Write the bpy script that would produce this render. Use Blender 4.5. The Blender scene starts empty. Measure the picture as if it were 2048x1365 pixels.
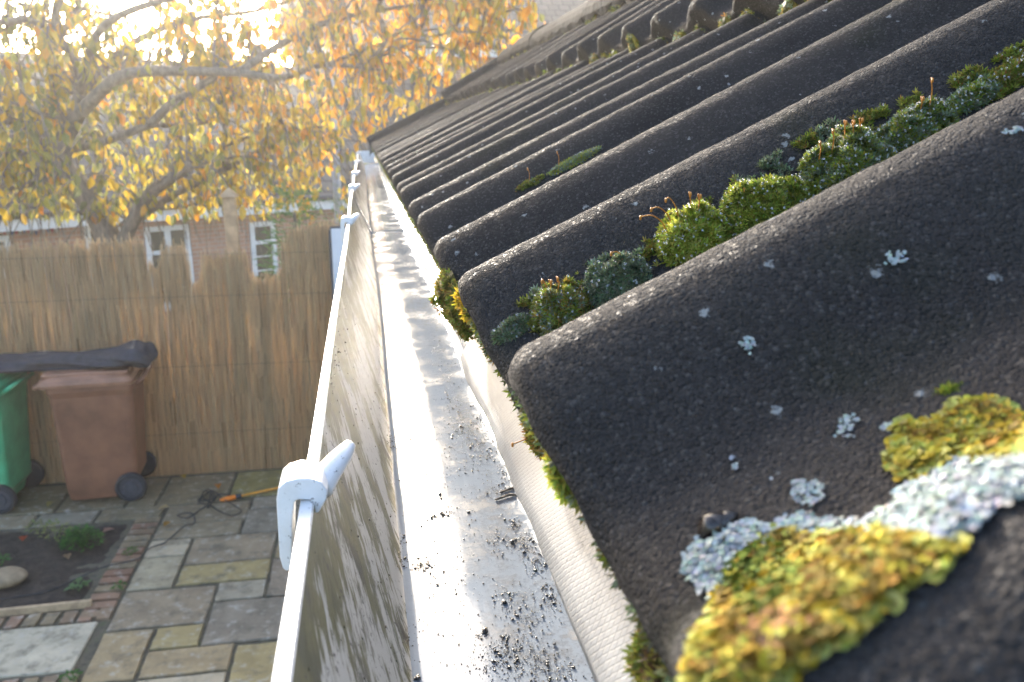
import bpy, math, random
import numpy as np
from mathutils import Vector, noise
random.seed(11); rng = np.random.default_rng(5)
SC = bpy.context.scene
COL = SC.collection
# ------------------------------------------------------------------ camera
F, PW, PH = 1660.0, 2048, 1365
PHI, PSI = math.radians(14.247), math.radians(9.968)
CZ = 2.9
cam_d = bpy.data.cameras.new("camera"); cam = bpy.data.objects.new("camera", cam_d); COL.objects.link(cam)
cam.location = (0, 0, CZ)
cam.rotation_euler = (math.pi/2-PHI, 0, -PSI)
cam_d.sensor_width = 36; cam_d.lens = 36*F/PW
cam_d.clip_start = 0.01; cam_d.clip_end = 2000
cam_d.dof.use_dof = True; cam_d.dof.focus_distance = 0.42; cam_d.dof.aperture_fstop = 21
SC.camera = cam
# ------------------------------------------------------------------ light
SUN_EL, SUN_AZ = math.radians(15.5), math.radians(-7)      # azimuth from +Y, towards -X is negative
w = bpy.data.worlds.new("World"); SC.world = w; w.use_nodes = True
nt = w.node_tree; bg = nt.nodes["Background"]
sky = nt.nodes.new("ShaderNodeTexSky"); sky.sky_type = 'NISHITA'; sky.sun_disc = False
sky.sun_elevation = SUN_EL; sky.sun_rotation = SUN_AZ; sky.dust_density = 4.0; sky.air_density = 0.8; sky.ozone_density = 0.6
nt.links.new(sky.outputs[0], bg.inputs[0]); bg.inputs[1].default_value = 0.15
sd = bpy.data.lights.new("sun", 'SUN'); sun = bpy.data.objects.new("sun", sd); COL.objects.link(sun)
sd.energy = 2.0; sd.angle = math.radians(2.5); sd.color = (1, .95, .87)
sdir = Vector((math.sin(SUN_AZ)*math.cos(SUN_EL), math.cos(SUN_AZ)*math.cos(SUN_EL), math.sin(SUN_EL)))
sun.rotation_euler = sdir.to_track_quat('Z', 'Y').to_euler()
SC.view_settings.view_transform = 'Standard'; SC.view_settings.look = 'None'
SC.view_settings.exposure = 2.45; SC.view_settings.gamma = 1
# ------------------------------------------------------------------ photo rays (used to find where things stand on real surfaces)
R_ = np.array([math.cos(PSI), -math.sin(PSI), 0]); F_ = np.array([math.sin(PSI)*math.cos(PHI), math.cos(PSI)*math.cos(PHI), -math.sin(PHI)]); U_ = np.cross(R_, F_)
CAM = np.array([0, 0, CZ])
def ray(x, y): return R_*(x-PW/2)/F + U_*(PH/2-y)/F + F_
def atz(x, y, z=0.0):
    d = ray(x, y); return CAM + d*(z-CZ)/d[2]
def aty(x, y, Y):
    d = ray(x, y); return CAM + d*Y/d[1]
# ------------------------------------------------------------------ materials
class NT:
    def __init__(s, name):
        s.m = bpy.data.materials.new(name); s.m.use_nodes = True; s.t = s.m.node_tree
        s.b = s.t.nodes["Principled BSDF"]; s.o = s.t.nodes["Material Output"]
    def n(s, typ, ins=None, **kw):
        nd = s.t.nodes.new("ShaderNode"+typ)
        for k, v in kw.items(): setattr(nd, k, v)
        for k, v in (ins or {}).items(): s.set(nd.inputs[k], v)
        return nd
    def set(s, sock, v):
        if hasattr(v, "is_output"): s.t.links.new(v, sock)
        else:
            if isinstance(v, (tuple, list)) and len(v) == 3 and sock.type == 'RGBA': v = (*v, 1)
            sock.default_value = v
    def P(s, **kw):
        for k, v in kw.items(): s.set(s.b.inputs[k.replace("_", " ")], v)
    def co(s, scale=(1, 1, 1), rot=(0, 0, 0)):
        c = s.n("NewGeometry").outputs["Position"]
        return s.n("Mapping", {0: c, "Scale": scale, "Rotation": rot}).outputs[0]
    def noise(s, scale, detail=4, rough=.55, co=None):
        return s.n("TexNoise", {"Vector": co if co is not None else s.co(), "Scale": scale, "Detail": detail, "Roughness": rough}).outputs[0]
    def ramp(s, fac, stops):
        nd = s.n("ValToRGB", {0: fac}); e = nd.color_ramp.elements
        while len(e) < len(stops): e.new(.5)
        for el, (p, c) in zip(e, stops):
            el.position = p; el.color = (*c, 1) if len(c) == 3 else (c[0],)*3+(1,)
        return nd.outputs[0]
    def mix(s, fac, a, b, typ='MIX'):
        nd = s.n("Mix", data_type='RGBA', blend_type=typ)
        s.set(nd.inputs[0], fac); s.set(nd.inputs[6], a); s.set(nd.inputs[7], b); return nd.outputs[2]
    def math(s, op, a, b=0.5):
        return s.n("Math", {0: a, 1: b}, operation=op).outputs[0]
    def attr(s, name="Col"): return s.n("Attribute", attribute_name=name).outputs[0]
    def bump(s, h, dist, strength=1.0, prev=None):
        i = {"Height": h, "Distance": dist, "Strength": strength}
        if prev is not None: i["Normal"] = prev
        return s.n("Bump", i).outputs[0]
MT = {}
def simple(name, col, rough=.6, var=.25, sc=30, bump=0, metal=0, spec=.5):
    k = NT(name); nz = k.noise(sc, 5)
    a = tuple(c*(1-var) for c in col); b = tuple(min(1, c*(1+var)) for c in col)
    k.P(Base_Color=k.ramp(nz, [(.3, a), (.7, b)]), Roughness=rough, Metallic=metal)
    k.b.inputs["Specular IOR Level"].default_value = spec
    if bump: k.P(Normal=k.bump(nz, bump))
    MT[name] = k.m; return k.m
def m_tile():
    k = NT("roof_tile_concrete")
    big = k.noise(9, 5); mid = k.noise(70, 5, .65)
    c = k.ramp(big, [(.3, (.042, .0408, .042)), (.55, (.057, .0545, .0552)), (.75, (.071, .0665, .065))])
    c = k.mix(k.ramp(mid, [(.35, (0,)), (.7, (.35,))]), c, (.07, .064, .060))
    gr = k.noise(620, 3, .6)
    c = k.mix(k.ramp(gr, [(.58, (0,)), (.72, (.4,))]), c, (.10, .095, .09))
    v = k.n("TexVoronoi", {"Vector": k.co(), "Scale": 90, "Randomness": 1}); nzd = k.noise(420, 4, .75)
    d = k.math('ADD', v.outputs["Distance"], k.math('MULTIPLY', k.math('SUBTRACT', nzd, .5), .75))
    keep = k.math('GREATER_THAN', k.n("SeparateColor", {0: v.outputs["Color"]}).outputs[0], .72)
    spot = k.math('MULTIPLY', k.ramp(d, [(.10, (1,)), (.15, (0,))]), keep)
    c = k.mix(spot, c, (.42, .45, .46))
    damp = k.noise(14, 3); c = k.mix(k.ramp(damp, [(.58, (0,)), (.75, (.5,))]), c, (.035, .042, .022))
    v1 = k.n("TexVoronoi", {"Vector": k.co(), "Scale": 820}); v2 = k.n("TexVoronoi", {"Vector": k.co(), "Scale": 1500})
    gc = k.n("SeparateColor", {0: v1.outputs["Color"]}).outputs[0]
    h = k.math('ADD', k.math('MULTIPLY', v1.outputs["Distance"], k.math('ADD', k.math('MULTIPLY', gc, -1.1), -.15)), k.math('MULTIPLY', v2.outputs["Distance"], -.35))
    h = k.math('ADD', h, k.math('MULTIPLY', k.noise(170, 3, .6), .5)); h = k.math('ADD', h, k.math('MULTIPLY', spot, .3))
    c = k.mix(k.ramp(gc, [(.85, (0,)), (.96, (.6,))]), c, (.15, .147, .145))
    k.P(Base_Color=c, Roughness=k.ramp(gc, [(.05, (.55,)), (.2, (.92,))]), Normal=k.bump(h, .0046))
    k.b.inputs["Specular IOR Level"].default_value = .12
    MT["tile"] = k.m
m_tile()
def m_gutter_floor():
    k = NT("wet_white_upvc")
    st = k.noise(1, 5, .6, k.co((150, 5, 60))); bl = k.noise(28, 6, .7); fine = k.noise(300, 4, .75)
    film = k.math('ADD', k.math('MULTIPLY', bl, .6), k.math('MULTIPLY', fine, .4))
    grime = k.ramp(film, [(.47, (0,)), (.60, (.75,))])
    sx = k.n("SeparateXYZ", {0: k.co()}).outputs[0]
    side = k.n("MapRange", {0: sx, 1: .022, 2: .062, 3: .12, 4: 1.0}).outputs[0]
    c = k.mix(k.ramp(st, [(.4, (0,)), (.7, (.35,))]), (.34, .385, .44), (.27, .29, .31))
    c = k.mix(k.math('MULTIPLY', grime, side), c, (.11, .092, .075))
    rg = k.math('ADD', k.math('MULTIPLY', k.ramp(bl, [(.38, (.075,)), (.62, (.17,))]), 1.0), k.math('MULTIPLY', k.math('MULTIPLY', grime, side), .25))
    k.P(Base_Color=c, Roughness=rg, Normal=k.bump(k.math('ADD', st, k.math('MULTIPLY', fine, .6)), .00012))
    k.P(Coat_Weight=.25, Coat_Roughness=.06)
    MT["gfloor"] = k.m
m_gutter_floor()
def m_gutter_wall():
    k = NT("algae_streaked_upvc")
    co = k.co((1, 1, 1), (math.radians(-27), 0, 0))
    s1 = k.noise(1, 6, .65, k.n("Mapping", {0: co, "Scale": (0, 34, 260)}).outputs[0])
    s2 = k.noise(1, 5, .7, k.n("Mapping", {0: co, "Scale": (0, 110, 800)}).outputs[0])
    z = k.n("SeparateXYZ", {0: k.co()}).outputs[2]
    top = k.n("MapRange", {0: z, 1: CZ-.165, 2: CZ-.122, 3: -.06, 4: .15}).outputs[0]
    f = k.math('ADD', k.math('ADD', k.math('MULTIPLY', s1, .68), k.math('MULTIPLY', s2, .32)), top)
    f = k.math('ADD', f, k.math('MULTIPLY', k.math('SUBTRACT', k.noise(1, 4, .6, k.n("Mapping", {0: co, "Scale": (0, 13, 45)}).outputs[0]), .47), 1.25))
    alg = k.ramp(k.noise(40, 4), [(.35, (.055, .054, .013)), (.52, (.115, .105, .026)), (.68, (.035, .028, .017))])
    c = k.mix(k.ramp(f, [(.485, (0,)), (.555, (1,))]), (.50, .495, .47), alg)
    sp = k.noise(260, 3, .7); c = k.mix(k.ramp(sp, [(.60, (0,)), (.66, (.9,))]), c, (.03, .024, .018))
    k.P(Base_Color=c, Roughness=.38, Normal=k.bump(f, .0008)); MT["gwall"] = k.m
m_gutter_wall()
def m_white():
    k = NT("white_upvc"); nz = k.noise(60, 5, .65); sp = k.noise(400, 3, .7)
    c = k.mix(k.ramp(nz, [(.5, (0,)), (.8, (.5,))]), (.82, .82, .82), (.6, .59, .55))
    c = k.mix(k.ramp(sp, [(.62, (0,)), (.68, (.8,))]), c, (.12, .10, .08))
    k.P(Base_Color=c, Roughness=.28); MT["white"] = k.m
m_white()
def m_membrane():
    k = NT("embossed_eaves_sheet")
    co = k.co((1, 1, 1), (0, 0, math.radians(45)))
    w1 = k.n("TexWave", {"Vector": co, "Scale": 150, "Distortion": .5, "Detail": 1}, bands_direction='X').outputs[1]
    w2 = k.n("TexWave", {"Vector": co, "Scale": 150, "Distortion": .5, "Detail": 1}, bands_direction='Y').outputs[1]
    l = k.math('MAXIMUM', k.ramp(w1, [(.86, (0,)), (.97, (1,))]), k.ramp(w2, [(.86, (0,)), (.97, (1,))]))
    nz = k.noise(35, 6, .7); sp = k.noise(330, 3, .7)
    c = k.ramp(nz, [(.35, (.27, .27, .265)), (.65, (.36, .36, .352))])
    c = k.mix(k.math('MULTIPLY', l, .22), c, (.30, .28, .25)); c = k.mix(k.ramp(sp, [(.68, (0,)), (.73, (.8,))]), c, (.07, .055, .04))
    k.P(Base_Color=c, Roughness=.45, Normal=k.bump(l, -.0004)); MT["membrane"] = k.m
m_membrane()
def m_attr(name, rough=.6, transl=0.0, var=.3, sc=60, spec=.5, bump=0, coat=0):
    k = NT(name); nz = k.noise(sc, 4)
    c = k.mix(1.0, k.attr(), k.ramp(nz, [(.3, (1-var,)), (.7, (1.0,))]), 'MULTIPLY')
    k.P(Base_Color=c, Roughness=rough); k.b.inputs["Specular IOR Level"].default_value = spec
    if coat: k.P(Coat_Weight=coat, Coat_Roughness=.1)
    if bump: k.P(Normal=k.bump(nz, bump))
    if transl:
        tr = k.n("BsdfTranslucent", {0: c}); mx = k.n("MixShader", {0: transl, 1: k.b.outputs[0], 2: tr.outputs[0]})
        k.t.links.new(mx.outputs[0], k.o.inputs[0])
    MT[name] = k.m
m_attr("leaf", .35, .55, .15, 40)
m_attr("needle", .6, .35, .25, 30)
m_attr("moss", .55, .5, .25, 300, spec=.3)
m_attr("lichen", .9, .1, .35, 500, spec=.15, bump=.0008)
m_attr("reed", .62, .6, .14, 60)
m_attr("slab", .62, 0, .42, 9, bump=.003)
m_attr("debris", .22, 0, .4, 500, spec=.8)
def m_slab():
    k = NT("sandstone_slab"); nz = k.noise(5, 7, .65); st = k.noise(14, 5, .7); fi = k.noise(120, 4, .7)
    c = k.mix(1.0, k.attr(), k.ramp(nz, [(.3, (.66,)), (.7, (1.15,))]), 'MULTIPLY')
    c = k.mix(k.ramp(st, [(.54, (0,)), (.64, (.6,))]), c, (.46, .43, .37))
    c = k.mix(k.ramp(k.noise(7.3, 6, .7), [(.50, (0,)), (.66, (.75,))]), c, (.11, .10, .07))
    k.P(Base_Color=c, Roughness=.55, Normal=k.bump(k.math('ADD', nz, k.math('MULTIPLY', fi, .3)), .006)); MT["slab"] = k.m
m_slab()
def m_brickwall():
    k = NT("brick_wall")
    uv = k.n("UVMap", uv_map="UVMap").outputs[0]
    b = k.n("TexBrick", {"Vector": uv, "Color1": (.42, .215, .14, 1), "Color2": (.50, .27, .18, 1), "Mortar": (.5, .42, .34, 1), "Scale": 1, "Mortar Size": .008, "Brick Width": .225, "Row Height": .075})
    c = k.mix(k.ramp(k.noise(3, 5), [(.3, (0,)), (.7, (.5,))]), b.outputs[0], (.42, .24, .16))
    k.P(Base_Color=c, Roughness=.85); MT["brick"] = k.m
m_brickwall()
def m_rooftile_far():
    k = NT("distant_roof_tiles")
    uv = k.n("UVMap", uv_map="UVMap").outputs[0]
    b = k.n("TexBrick", {"Vector": uv, "Color1": (.085, .075, .068, 1), "Color2": (.13, .115, .10, 1), "Mortar": (.03, .027, .025, 1), "Scale": 1, "Mortar Size": .02, "Brick Width": .3, "Row Height": .3})
    k.P(Base_Color=b.outputs[0], Roughness=.75, Normal=k.bump(b.outputs[1], -.03)); MT["fartile"] = k.m
m_rooftile_far()
def m_bark():
    k = NT("bark"); nz = k.noise(1, 6, .65, k.co((22, 22, 7)))
    k.P(Base_Color=k.ramp(nz, [(.3, (.12, .098, .078)), (.55, (.23, .19, .15)), (.75, (.33, .28, .225))]), Roughness=.85, Normal=k.bump(nz, .02)); MT["bark"] = k.m
m_bark()
def m_soil():
    k = NT("garden_soil"); nz = k.noise(16, 7, .7)
    k.P(Base_Color=k.ramp(nz, [(.3, (.028, .021, .016)), (.55, (.06, .045, .034)), (.8, (.11, .085, .065))]), Roughness=.9, Normal=k.bump(nz, .04)); MT["soil"] = k.m
m_soil()
def m_joint():
    k = NT("mossy_joint_sand"); nz = k.noise(18, 6, .7)
    k.P(Base_Color=k.ramp(nz, [(.35, (.07, .062, .045)), (.55, (.13, .115, .08)), (.7, (.085, .10, .035))]), Roughness=.9, Normal=k.bump(nz, .01)); MT["joint"] = k.m
m_joint()
def m_glass():
    k = NT("glass_painted_reflection"); k.P(Base_Color=(.11, .095, .065), Roughness=.08); k.b.inputs['Specular IOR Level'].default_value = .3; MT["glass"] = k.m  # brown base colour stands for the surroundings mirrored in the panes
m_glass()
simple("paint", (.78, .78, .77), .4, .08, 8)
simple("ground", (.10, .10, .055), .95, .5, 3, .05)
simple("bin_green", (.075, .42, .20), .42, .22, 7)
simple("bin_brown", (.23, .10, .055), .48, .25, 6)
simple("bin_brown_lid", (.30, .145, .085), .45, .25, 9)
simple("rubber", (.022, .024, .03), .6, .3, 30)
simple("hub", (.05, .055, .07), .5, .3, 30)
simple("cloth", (.036, .036, .046), .7, .35, 20, .006)
simple("cord", (.03, .032, .036), .6, .2, 40)
simple("orange", (.75, .20, .015), .4, .1, 20)
simple("orange_pole", (.70, .30, .03), .4, .15, 20)
simple("mortar", (.14, .14, .14), .95, .3, 60, .004, spec=.08)
simple("ridge", (.036, .034, .032), .95, .4, 45, .004, spec=.08)
simple("wood", (.46, .33, .20), .7, .3, 20)
simple("postwood", (.46, .31, .18), .8, .35, 12)
simple("fascia", (.70, .70, .69), .5, .15, 20)
simple("stone", (.30, .225, .14), .75, .25, 25, .004)
simple("panel", (.72, .76, .82), .3, .06, 6)
simple("dark", (.035, .04, .05), .5, .2, 20)
simple("render", (.42, .38, .33), .85, .15, 14, .003)
simple("pole", (.34, .37, .42), .5, .15, 12)
simple("stalk", (.50, .20, .025), .4, .2, 300)
k = NT("dew"); k.P(Base_Color=(.95, .97, 1), Roughness=.03); k.b.inputs["Transmission Weight"].default_value = .85; k.b.inputs["IOR"].default_value = 1.33; MT["dew"] = k.m
simple("bunting", (.45, .12, .14), .8, .5, 60)
# ------------------------------------------------------------------ mesh helpers
class MB:
    def __init__(s): s.v = []; s.f = []; s.c = []; s.mi = []; s.uv = {}
    def add(s, vs, fs, col=None, mi=0):
        o = len(s.v); s.v.extend([tuple(p) for p in vs])
        for f in fs: s.f.append([i+o for i in f]); s.c.append(col or (1, 1, 1)); s.mi.append(mi)
        return s
    def box(s, c, size, rot=0, col=None, mi=0, taper=1.0):
        x, y, z = [a/2 for a in size]; ca, sa = math.cos(rot), math.sin(rot); vs = []
        for dz, t in ((-z, 1), (z, taper)):
            for dx, dy in ((-x, -y), (x, -y), (x, y), (-x, y)):
                dx *= t; dy *= t; vs.append((c[0]+dx*ca-dy*sa, c[1]+dx*sa+dy*ca, c[2]+dz))
        return s.add(vs, [(3, 2, 1, 0), (4, 5, 6, 7), (0, 1, 5, 4), (1, 2, 6, 5), (2, 3, 7, 6), (3, 0, 4, 7)], col, mi)
    def tube(s, pts, rads, n=8, col=None, mi=0, cap=True, squash=None):
        pts = [Vector(p) for p in pts]; m = len(pts)
        if not hasattr(rads, "__len__"): rads = [rads]*m
        vs = []; up = Vector((0, 0, 1))
        for i, p in enumerate(pts):
            t = (pts[min(i+1, m-1)]-pts[max(i-1, 0)]).normalized()
            a = t.cross(up)
            if a.length < .05: a = t.cross(Vector((0, 1, 0)))
            a.normalize(); b = a.cross(t); up = b if i else up
            for j in range(n):
                q = 2*math.pi*j/n; vs.append(p+a*rads[i]*math.cos(q)+b*rads[i]*math.sin(q)*(squash or 1))
            up = b
        fs = [(i*n+j, i*n+(j+1) % n, (i+1)*n+(j+1) % n, (i+1)*n+j) for i in range(m-1) for j in range(n)]
        if cap: fs += [tuple(range(n))[::-1], tuple((m-1)*n+j for j in range(n))]
        return s.add(vs, fs, col, mi)
    def ball(s, c, r, col=None, mi=0, jit=0, n=6, sc=(1, 1, 1)):
        rows = max(3, n//2+1); vs = [(c[0], c[1], c[2]+r*sc[2])]
        for i in range(1, rows):
            a = math.pi*i/rows
            for j in range(n):
                q = 2*math.pi*(j+.5*(i % 2))/n; k = r*(1+random.uniform(-jit, jit))
                vs.append((c[0]+k*sc[0]*math.sin(a)*math.cos(q), c[1]+k*sc[1]*math.sin(a)*math.sin(q), c[2]+k*sc[2]*math.cos(a)))
        vs.append((c[0], c[1], c[2]-r*sc[2])); L = len(vs)-1
        fs = [(0, 1+j, 1+(j+1) % n) for j in range(n)]
        for i in range(rows-2):
            fs += [(1+i*n+j, 1+(i+1)*n+j, 1+(i+1)*n+(j+1) % n, 1+i*n+(j+1) % n) for j in range(n)]
        b = 1+(rows-2)*n; fs += [(b+j, L, b+(j+1) % n) for j in range(n)]
        return s.add(vs, fs, col, mi)
    def prism(s, poly, fn, a, b, col=None, mi=0):
        n = len(poly); vs = [fn(p, a) for p in poly]+[fn(p, b) for p in poly]
        return s.add(vs, [tuple(range(n)), tuple(range(2*n-1, n-1, -1))]+[(i, i+n, (i+1) % n+n, (i+1) % n) for i in range(n)], col, mi)
    def build(s, name, mats, parent=None, smooth=False, bevel=0, loc=None, uvf=None, sub=0):
        me = bpy.data.meshes.new(name)
        off = np.array(tuple(parent["_loc"]) if parent else (loc or (0, 0, 0)), dtype=float)
        V = np.array(s.v, dtype=float)-off
        me.from_pydata(V.tolist(), [], s.f)
        for m in (mats if isinstance(mats, (list, tuple)) else [mats]): me.materials.append(MT[m])
        if any(s.mi): me.polygons.foreach_set("material_index", s.mi)
        at = me.attributes.new("Col", 'FLOAT_COLOR', 'FACE')
        at.data.foreach_set("color", np.array([(*c, 1) for c in s.c], dtype=np.float32).ravel())
        if uvf:
            ul = me.uv_layers.new(name="UVMap")
            for l in me.loops: ul.data[l.index].uv = uvf(s.v[l.vertex_index])
        if smooth: me.polygons.foreach_set("use_smooth", [True]*len(me.polygons))
        me.update()
        o = bpy.data.objects.new(name, me); COL.objects.link(o)
        if parent: o.parent = parent
        else: o.location = off
        o["_loc"] = [float(q) for q in off]
        if bevel:
            b = o.modifiers.new("bevel", 'BEVEL'); b.width = bevel; b.segments = 2; b.limit_method = 'ANGLE'; b.angle_limit = .6
        if sub:
            q = o.modifiers.new("sub", 'SUBSURF'); q.levels = sub; q.render_levels = sub
        return o
def tag(o, label=None, cat=None, group=None, kind=None):
    if label: o["label"] = label
    if cat: o["category"] = cat
    if group: o["group"] = group
    if kind: o["kind"] = kind
    return o
def empty(name, loc, label, cat, group=None):
    o = bpy.data.objects.new(name, None); COL.objects.link(o); o.location = loc; o["_loc"] = [float(q) for q in loc]; o.empty_display_size = .1
    return tag(o, label, cat, group)
def fbm(x, y, z, o=3):
    t, a = 0, 1
    for i in range(o): t += a*noise.noise((x, y, z)); x *= 2.1; y *= 2.1; z *= 2.1; a *= .5
    return t
# ------------------------------------------------------------------ ground and patio
FY = 7.12                                          # the reed fence
def gz(x, y):
    b = 0 if y < 7.6 else -1.1*min(1, (y-7.6)/2.4)**1.0
    return b-.05
g = MB(); xs = [-150, -60, -30, -15, -8, -4, 0, 4, 8, 15, 30, 60, 150]; ys = [-60, -30, -8, 0, 4, 7.6, 8.2, 9, 10, 13, 20, 40, 90, 240]
vs = [(x, y, gz(x, y)) for y in ys for x in xs]; n = len(xs)
g.add(vs, [(j*n+i, j*n+i+1, (j+1)*n+i+1, (j+1)*n+i) for j in range(len(ys)-1) for i in range(n-1)])
tag(g.build("ground", "ground"), kind="structure")
g = MB(); g.box((-1.5, 3.2, -.03), (7.0, 7.9, .03)); tag(g.build("patio_bed", "joint"), kind="structure")
sl = MB()
SC1 = [(.26, .215, .16), (.28, .25, .205), (.24, .195, .14), (.27, .225, .145), (.22, .19, .16), (.27, .235, .18)]
def slab(x0, x1, y0, y1, col=None):
    col = col or random.choice(SC1); col = (col[0]*1.3, col[1]*1.2, col[2]*.97); k = .012; pts = []
    N = 5
    def e(a, b):
        for i in range(N):
            t = i/N; pts.append((a[0]+(b[0]-a[0])*t+random.uniform(-.004, .004), a[1]+(b[1]-a[1])*t+random.uniform(-.004, .004)))
    x0 += k; x1 -= k; y0 += k; y1 -= k
    e((x0, y0), (x1, y0)); e((x1, y0), (x1, y1)); e((x1, y1), (x0, y1)); e((x0, y1), (x0, y0))
    t = [random.uniform(-.003, .003) for _ in range(3)]; cx, cy = (x0+x1)/2, (y0+y1)/2
    zt = lambda p: t[0]+t[1]*(p[0]-cx)*2+t[2]*(p[1]-cy)*2
    ins = [(cx+(p[0]-cx)*.975, cy+(p[1]-cy)*.975) for p in pts]; m = len(pts)
    vs = [(p[0], p[1], -.03) for p in pts]+[(p[0], p[1], zt(p)-.006) for p in pts]+[(p[0], p[1], zt(p)) for p in ins]
    fs = [(i, (i+1) % m, (i+1) % m+m, i+m) for i in range(m)]+[(i+m, (i+1) % m+m, (i+1) % m+2*m, i+2*m) for i in range(m)]+[tuple(2*m+i for i in range(m))]
    sl.add(vs, fs, col)
GREY, TAN, PALE, GRN, YEL = (.235, .20, .16), (.29, .235, .155), (.40, .36, .30), (.20, .18, .08), (.29, .245, .135)
for a in [(-1.645, -1.06, 4.727, 5.18, GREY), (-1.645, -1.345, 5.18, 5.62, (.30, .275, .22)), (-1.645, -1.345, 5.62, 5.88, PALE), (-1.345, -.74, 5.47, 5.88, GREY),
          (-1.345, -.74, 5.2, 5.47, YEL), (-1.06, -.74, 4.96, 5.2, (.28, .265, .235)), (-1.06, -.24, 4.48, 4.96, (.19, .175, .16)), (-1.345, -1.06, 5.18, 5.2+.002, GREY),
          (-1.645, -1.345, 4.23, 4.727, TAN), (-1.345, -1.06, 4.49, 4.727, YEL), (-1.345, -.85, 4.23, 4.49, TAN), (-.85, -.24, 4.05, 4.46, YEL), (-1.645, -1.345, 3.75, 4.23, GREY),
          (-1.345, -.85, 3.75, 4.23, PALE), (-1.645, -1.02, 5.88, 6.13, (.20, .175, .135)), (-1.645, -1.0, 6.13, 6.47, (.19, .165, .125)), (-1.02, -.24, 5.88, 6.3, (.19, .18, .165)),
          (-1.0, -.24, 6.3, 6.52, (.20, .19, .17)), (-1.2, -.24, 6.54, 7.08, GRN), (-1.75, -1.2, 6.47, 7.08, (.16, .14, .10)), (-.74, -.24, 5.47, 5.88, TAN), (-.74, -.24, 4.96, 5.47, (.22, .19, .165)),
          (-2.35, -1.70, 4.36, 4.86, (.40, .385, .35)), (-3.05, -2.37, 4.36, 4.86, (.36, .34, .31)),
          (-1.98, -1.75, 6.47, 7.08, (.15, .13, .09)), (-2.5, -1.98, 6.5, 7.05, (.14, .12, .085)), (-3.1, -2.5, 6.5, 7.05, (.15, .13, .09)), (-2.15, -1.66, 6.27, 6.49, (.17, .15, .11)), (-2.6, -2.15, 6.27, 6.49, (.22, .21, .19)), (-3.2, -2.6, 6.27, 6.49, GREY)]:
    if a[3]-a[2] > .05: slab(*a)
y = 6.95
for x in np.arange(-.23, 1.6, .47):
    yy = 6.95
    while yy > -.2:
        d = random.choice([.45, .6, .3]); 
        slab(x, x+.47, yy-d, yy)
        yy -= d
for yy in np.arange(-.6, 3.7, .47):
    xx = -4.9
    while xx < -.3:
        d = random.choice([.45, .6, .3]); 
        if xx+d < -.2: slab(xx, xx+d, yy, yy+.47)
        xx += d
for yy in np.arange(3.76, 6.4, .47):
    slab(-4.9, -4.1, yy, yy+.47); slab(-4.1, -3.3 if yy > 4.2 else -3.1, yy, yy+.47)
slab(-3.1, -2.4, 3.76, 4.19); slab(-2.4, -1.645, 3.76, 4.19)
slab(-3.3, -3.05, 4.36, 4.86)
sl.build("paving_slabs", "slab"); tag(bpy.data.objects["paving_slabs"], kind="structure")
sl = MB(); BR = [(.21, .125, .095), (.24, .155, .12), (.19, .14, .105), (.22, .18, .13)]
yy = 4.9
while yy < 6.27: slab(-1.85, -1.648, yy, yy+.098, random.choice(BR)); yy += .1
xx = -3.2
while xx < -1.72: slab(xx, xx+.1, 4.865, 5.015, random.choice(BR)); slab(xx, xx+.1, 4.2, 4.355, random.choice(BR)); xx += .104
tag(sl.build("brick_edging", "slab"), kind="structure")
sb = MB(); N = 46
def sz(x, y):
    e = min(1, min(x+3.3, -1.86-x, y-5.02, 6.26-y)/.12); return -.022+e*(.025+.03*fbm(x*3, y*3, 1)+.014*fbm(x*14, y*14, 3))
xs = np.linspace(-3.3, -1.86, N); ys = np.linspace(5.02, 6.26, N)
sb.add([(x, y, sz(x, y)) for y in ys for x in xs], [(j*N+i, j*N+i+1, (j+1)*N+i+1, (j+1)*N+i) for j in range(N-1) for i in range(N-1)])
tag(sb.build("soil_bed", "soil", smooth=True), kind="structure")
o = MB().box((-2.35, 5.03, .012), (1.1, .028, .05), rot=.035).build("edging_board", "wood", bevel=.003); tag(o, "pale wooden board along the front edge of the soil bed", "board")
k = NT("lens_glare_haze"); k.t.nodes.remove(k.b); pv = k.n("VolumePrincipled", {"Density": .0034, "Anisotropy": .65, "Color": (1, .97, .92)}); k.t.links.new(pv.outputs[0], k.o.inputs["Volume"]); MT["glare_haze"] = k.m  # thin scattering volume added to stand in for veiling lens glare
tag(MB().box((0, 90, 3.4), (320, 320, 11.2)).build("glare_haze", "glare_haze"), kind="stuff")
# ------------------------------------------------------------------ reed fence
fn = MB(); x = -5.4
while x < 1.4:
    for layer in range(4):
        if random.random() < .04: continue
        px_ = 1024+F*((np.array([x, FY, 2.0])-CAM)@R_)/((np.array([x, FY, 2.0])-CAM)@F_)
        ty = np.interp(px_, [-400, 0, 200, 282, 288, 312, 318, 368, 374, 394, 400, 488, 496, 556, 566, 580, 640], [508, 501, 492, 488, 540, 540, 500, 498, 580, 576, 520, 512, 560, 556, 486, 466, 454])
        h = aty(px_, ty+random.gauss(0, 9)+(30*random.random() if random.random() < .2 else 0), FY)[2]
        lean = random.gauss(0, .012); X = x+random.uniform(-.004, .004); Y = FY+.012+layer*.008+random.uniform(-.002, .002)
        r = random.uniform(.0017, .0032); nseg = 8; pts = [(X+lean*q/nseg+random.gauss(0, .0025), Y, -.02+(h+.02)*q/nseg) for q in range(nseg+1)]; f0 = len(fn.c)
        fn.tube(pts, r, 4, cap=False); t0 = random.random()
        for q in range(nseg):
            t = .3*t0+.7*random.random(); c = (.88*(.72+.38*t), .71*(.70+.38*t), .46*(.68+.38*t))
            if random.random() < .06: c = (.42, .28, .14)
            if random.random() < .14: c = (.88, .74, .48)
            fn.c[f0+q*4:f0+q*4+4] = [c]*4
    x += .0056
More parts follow.
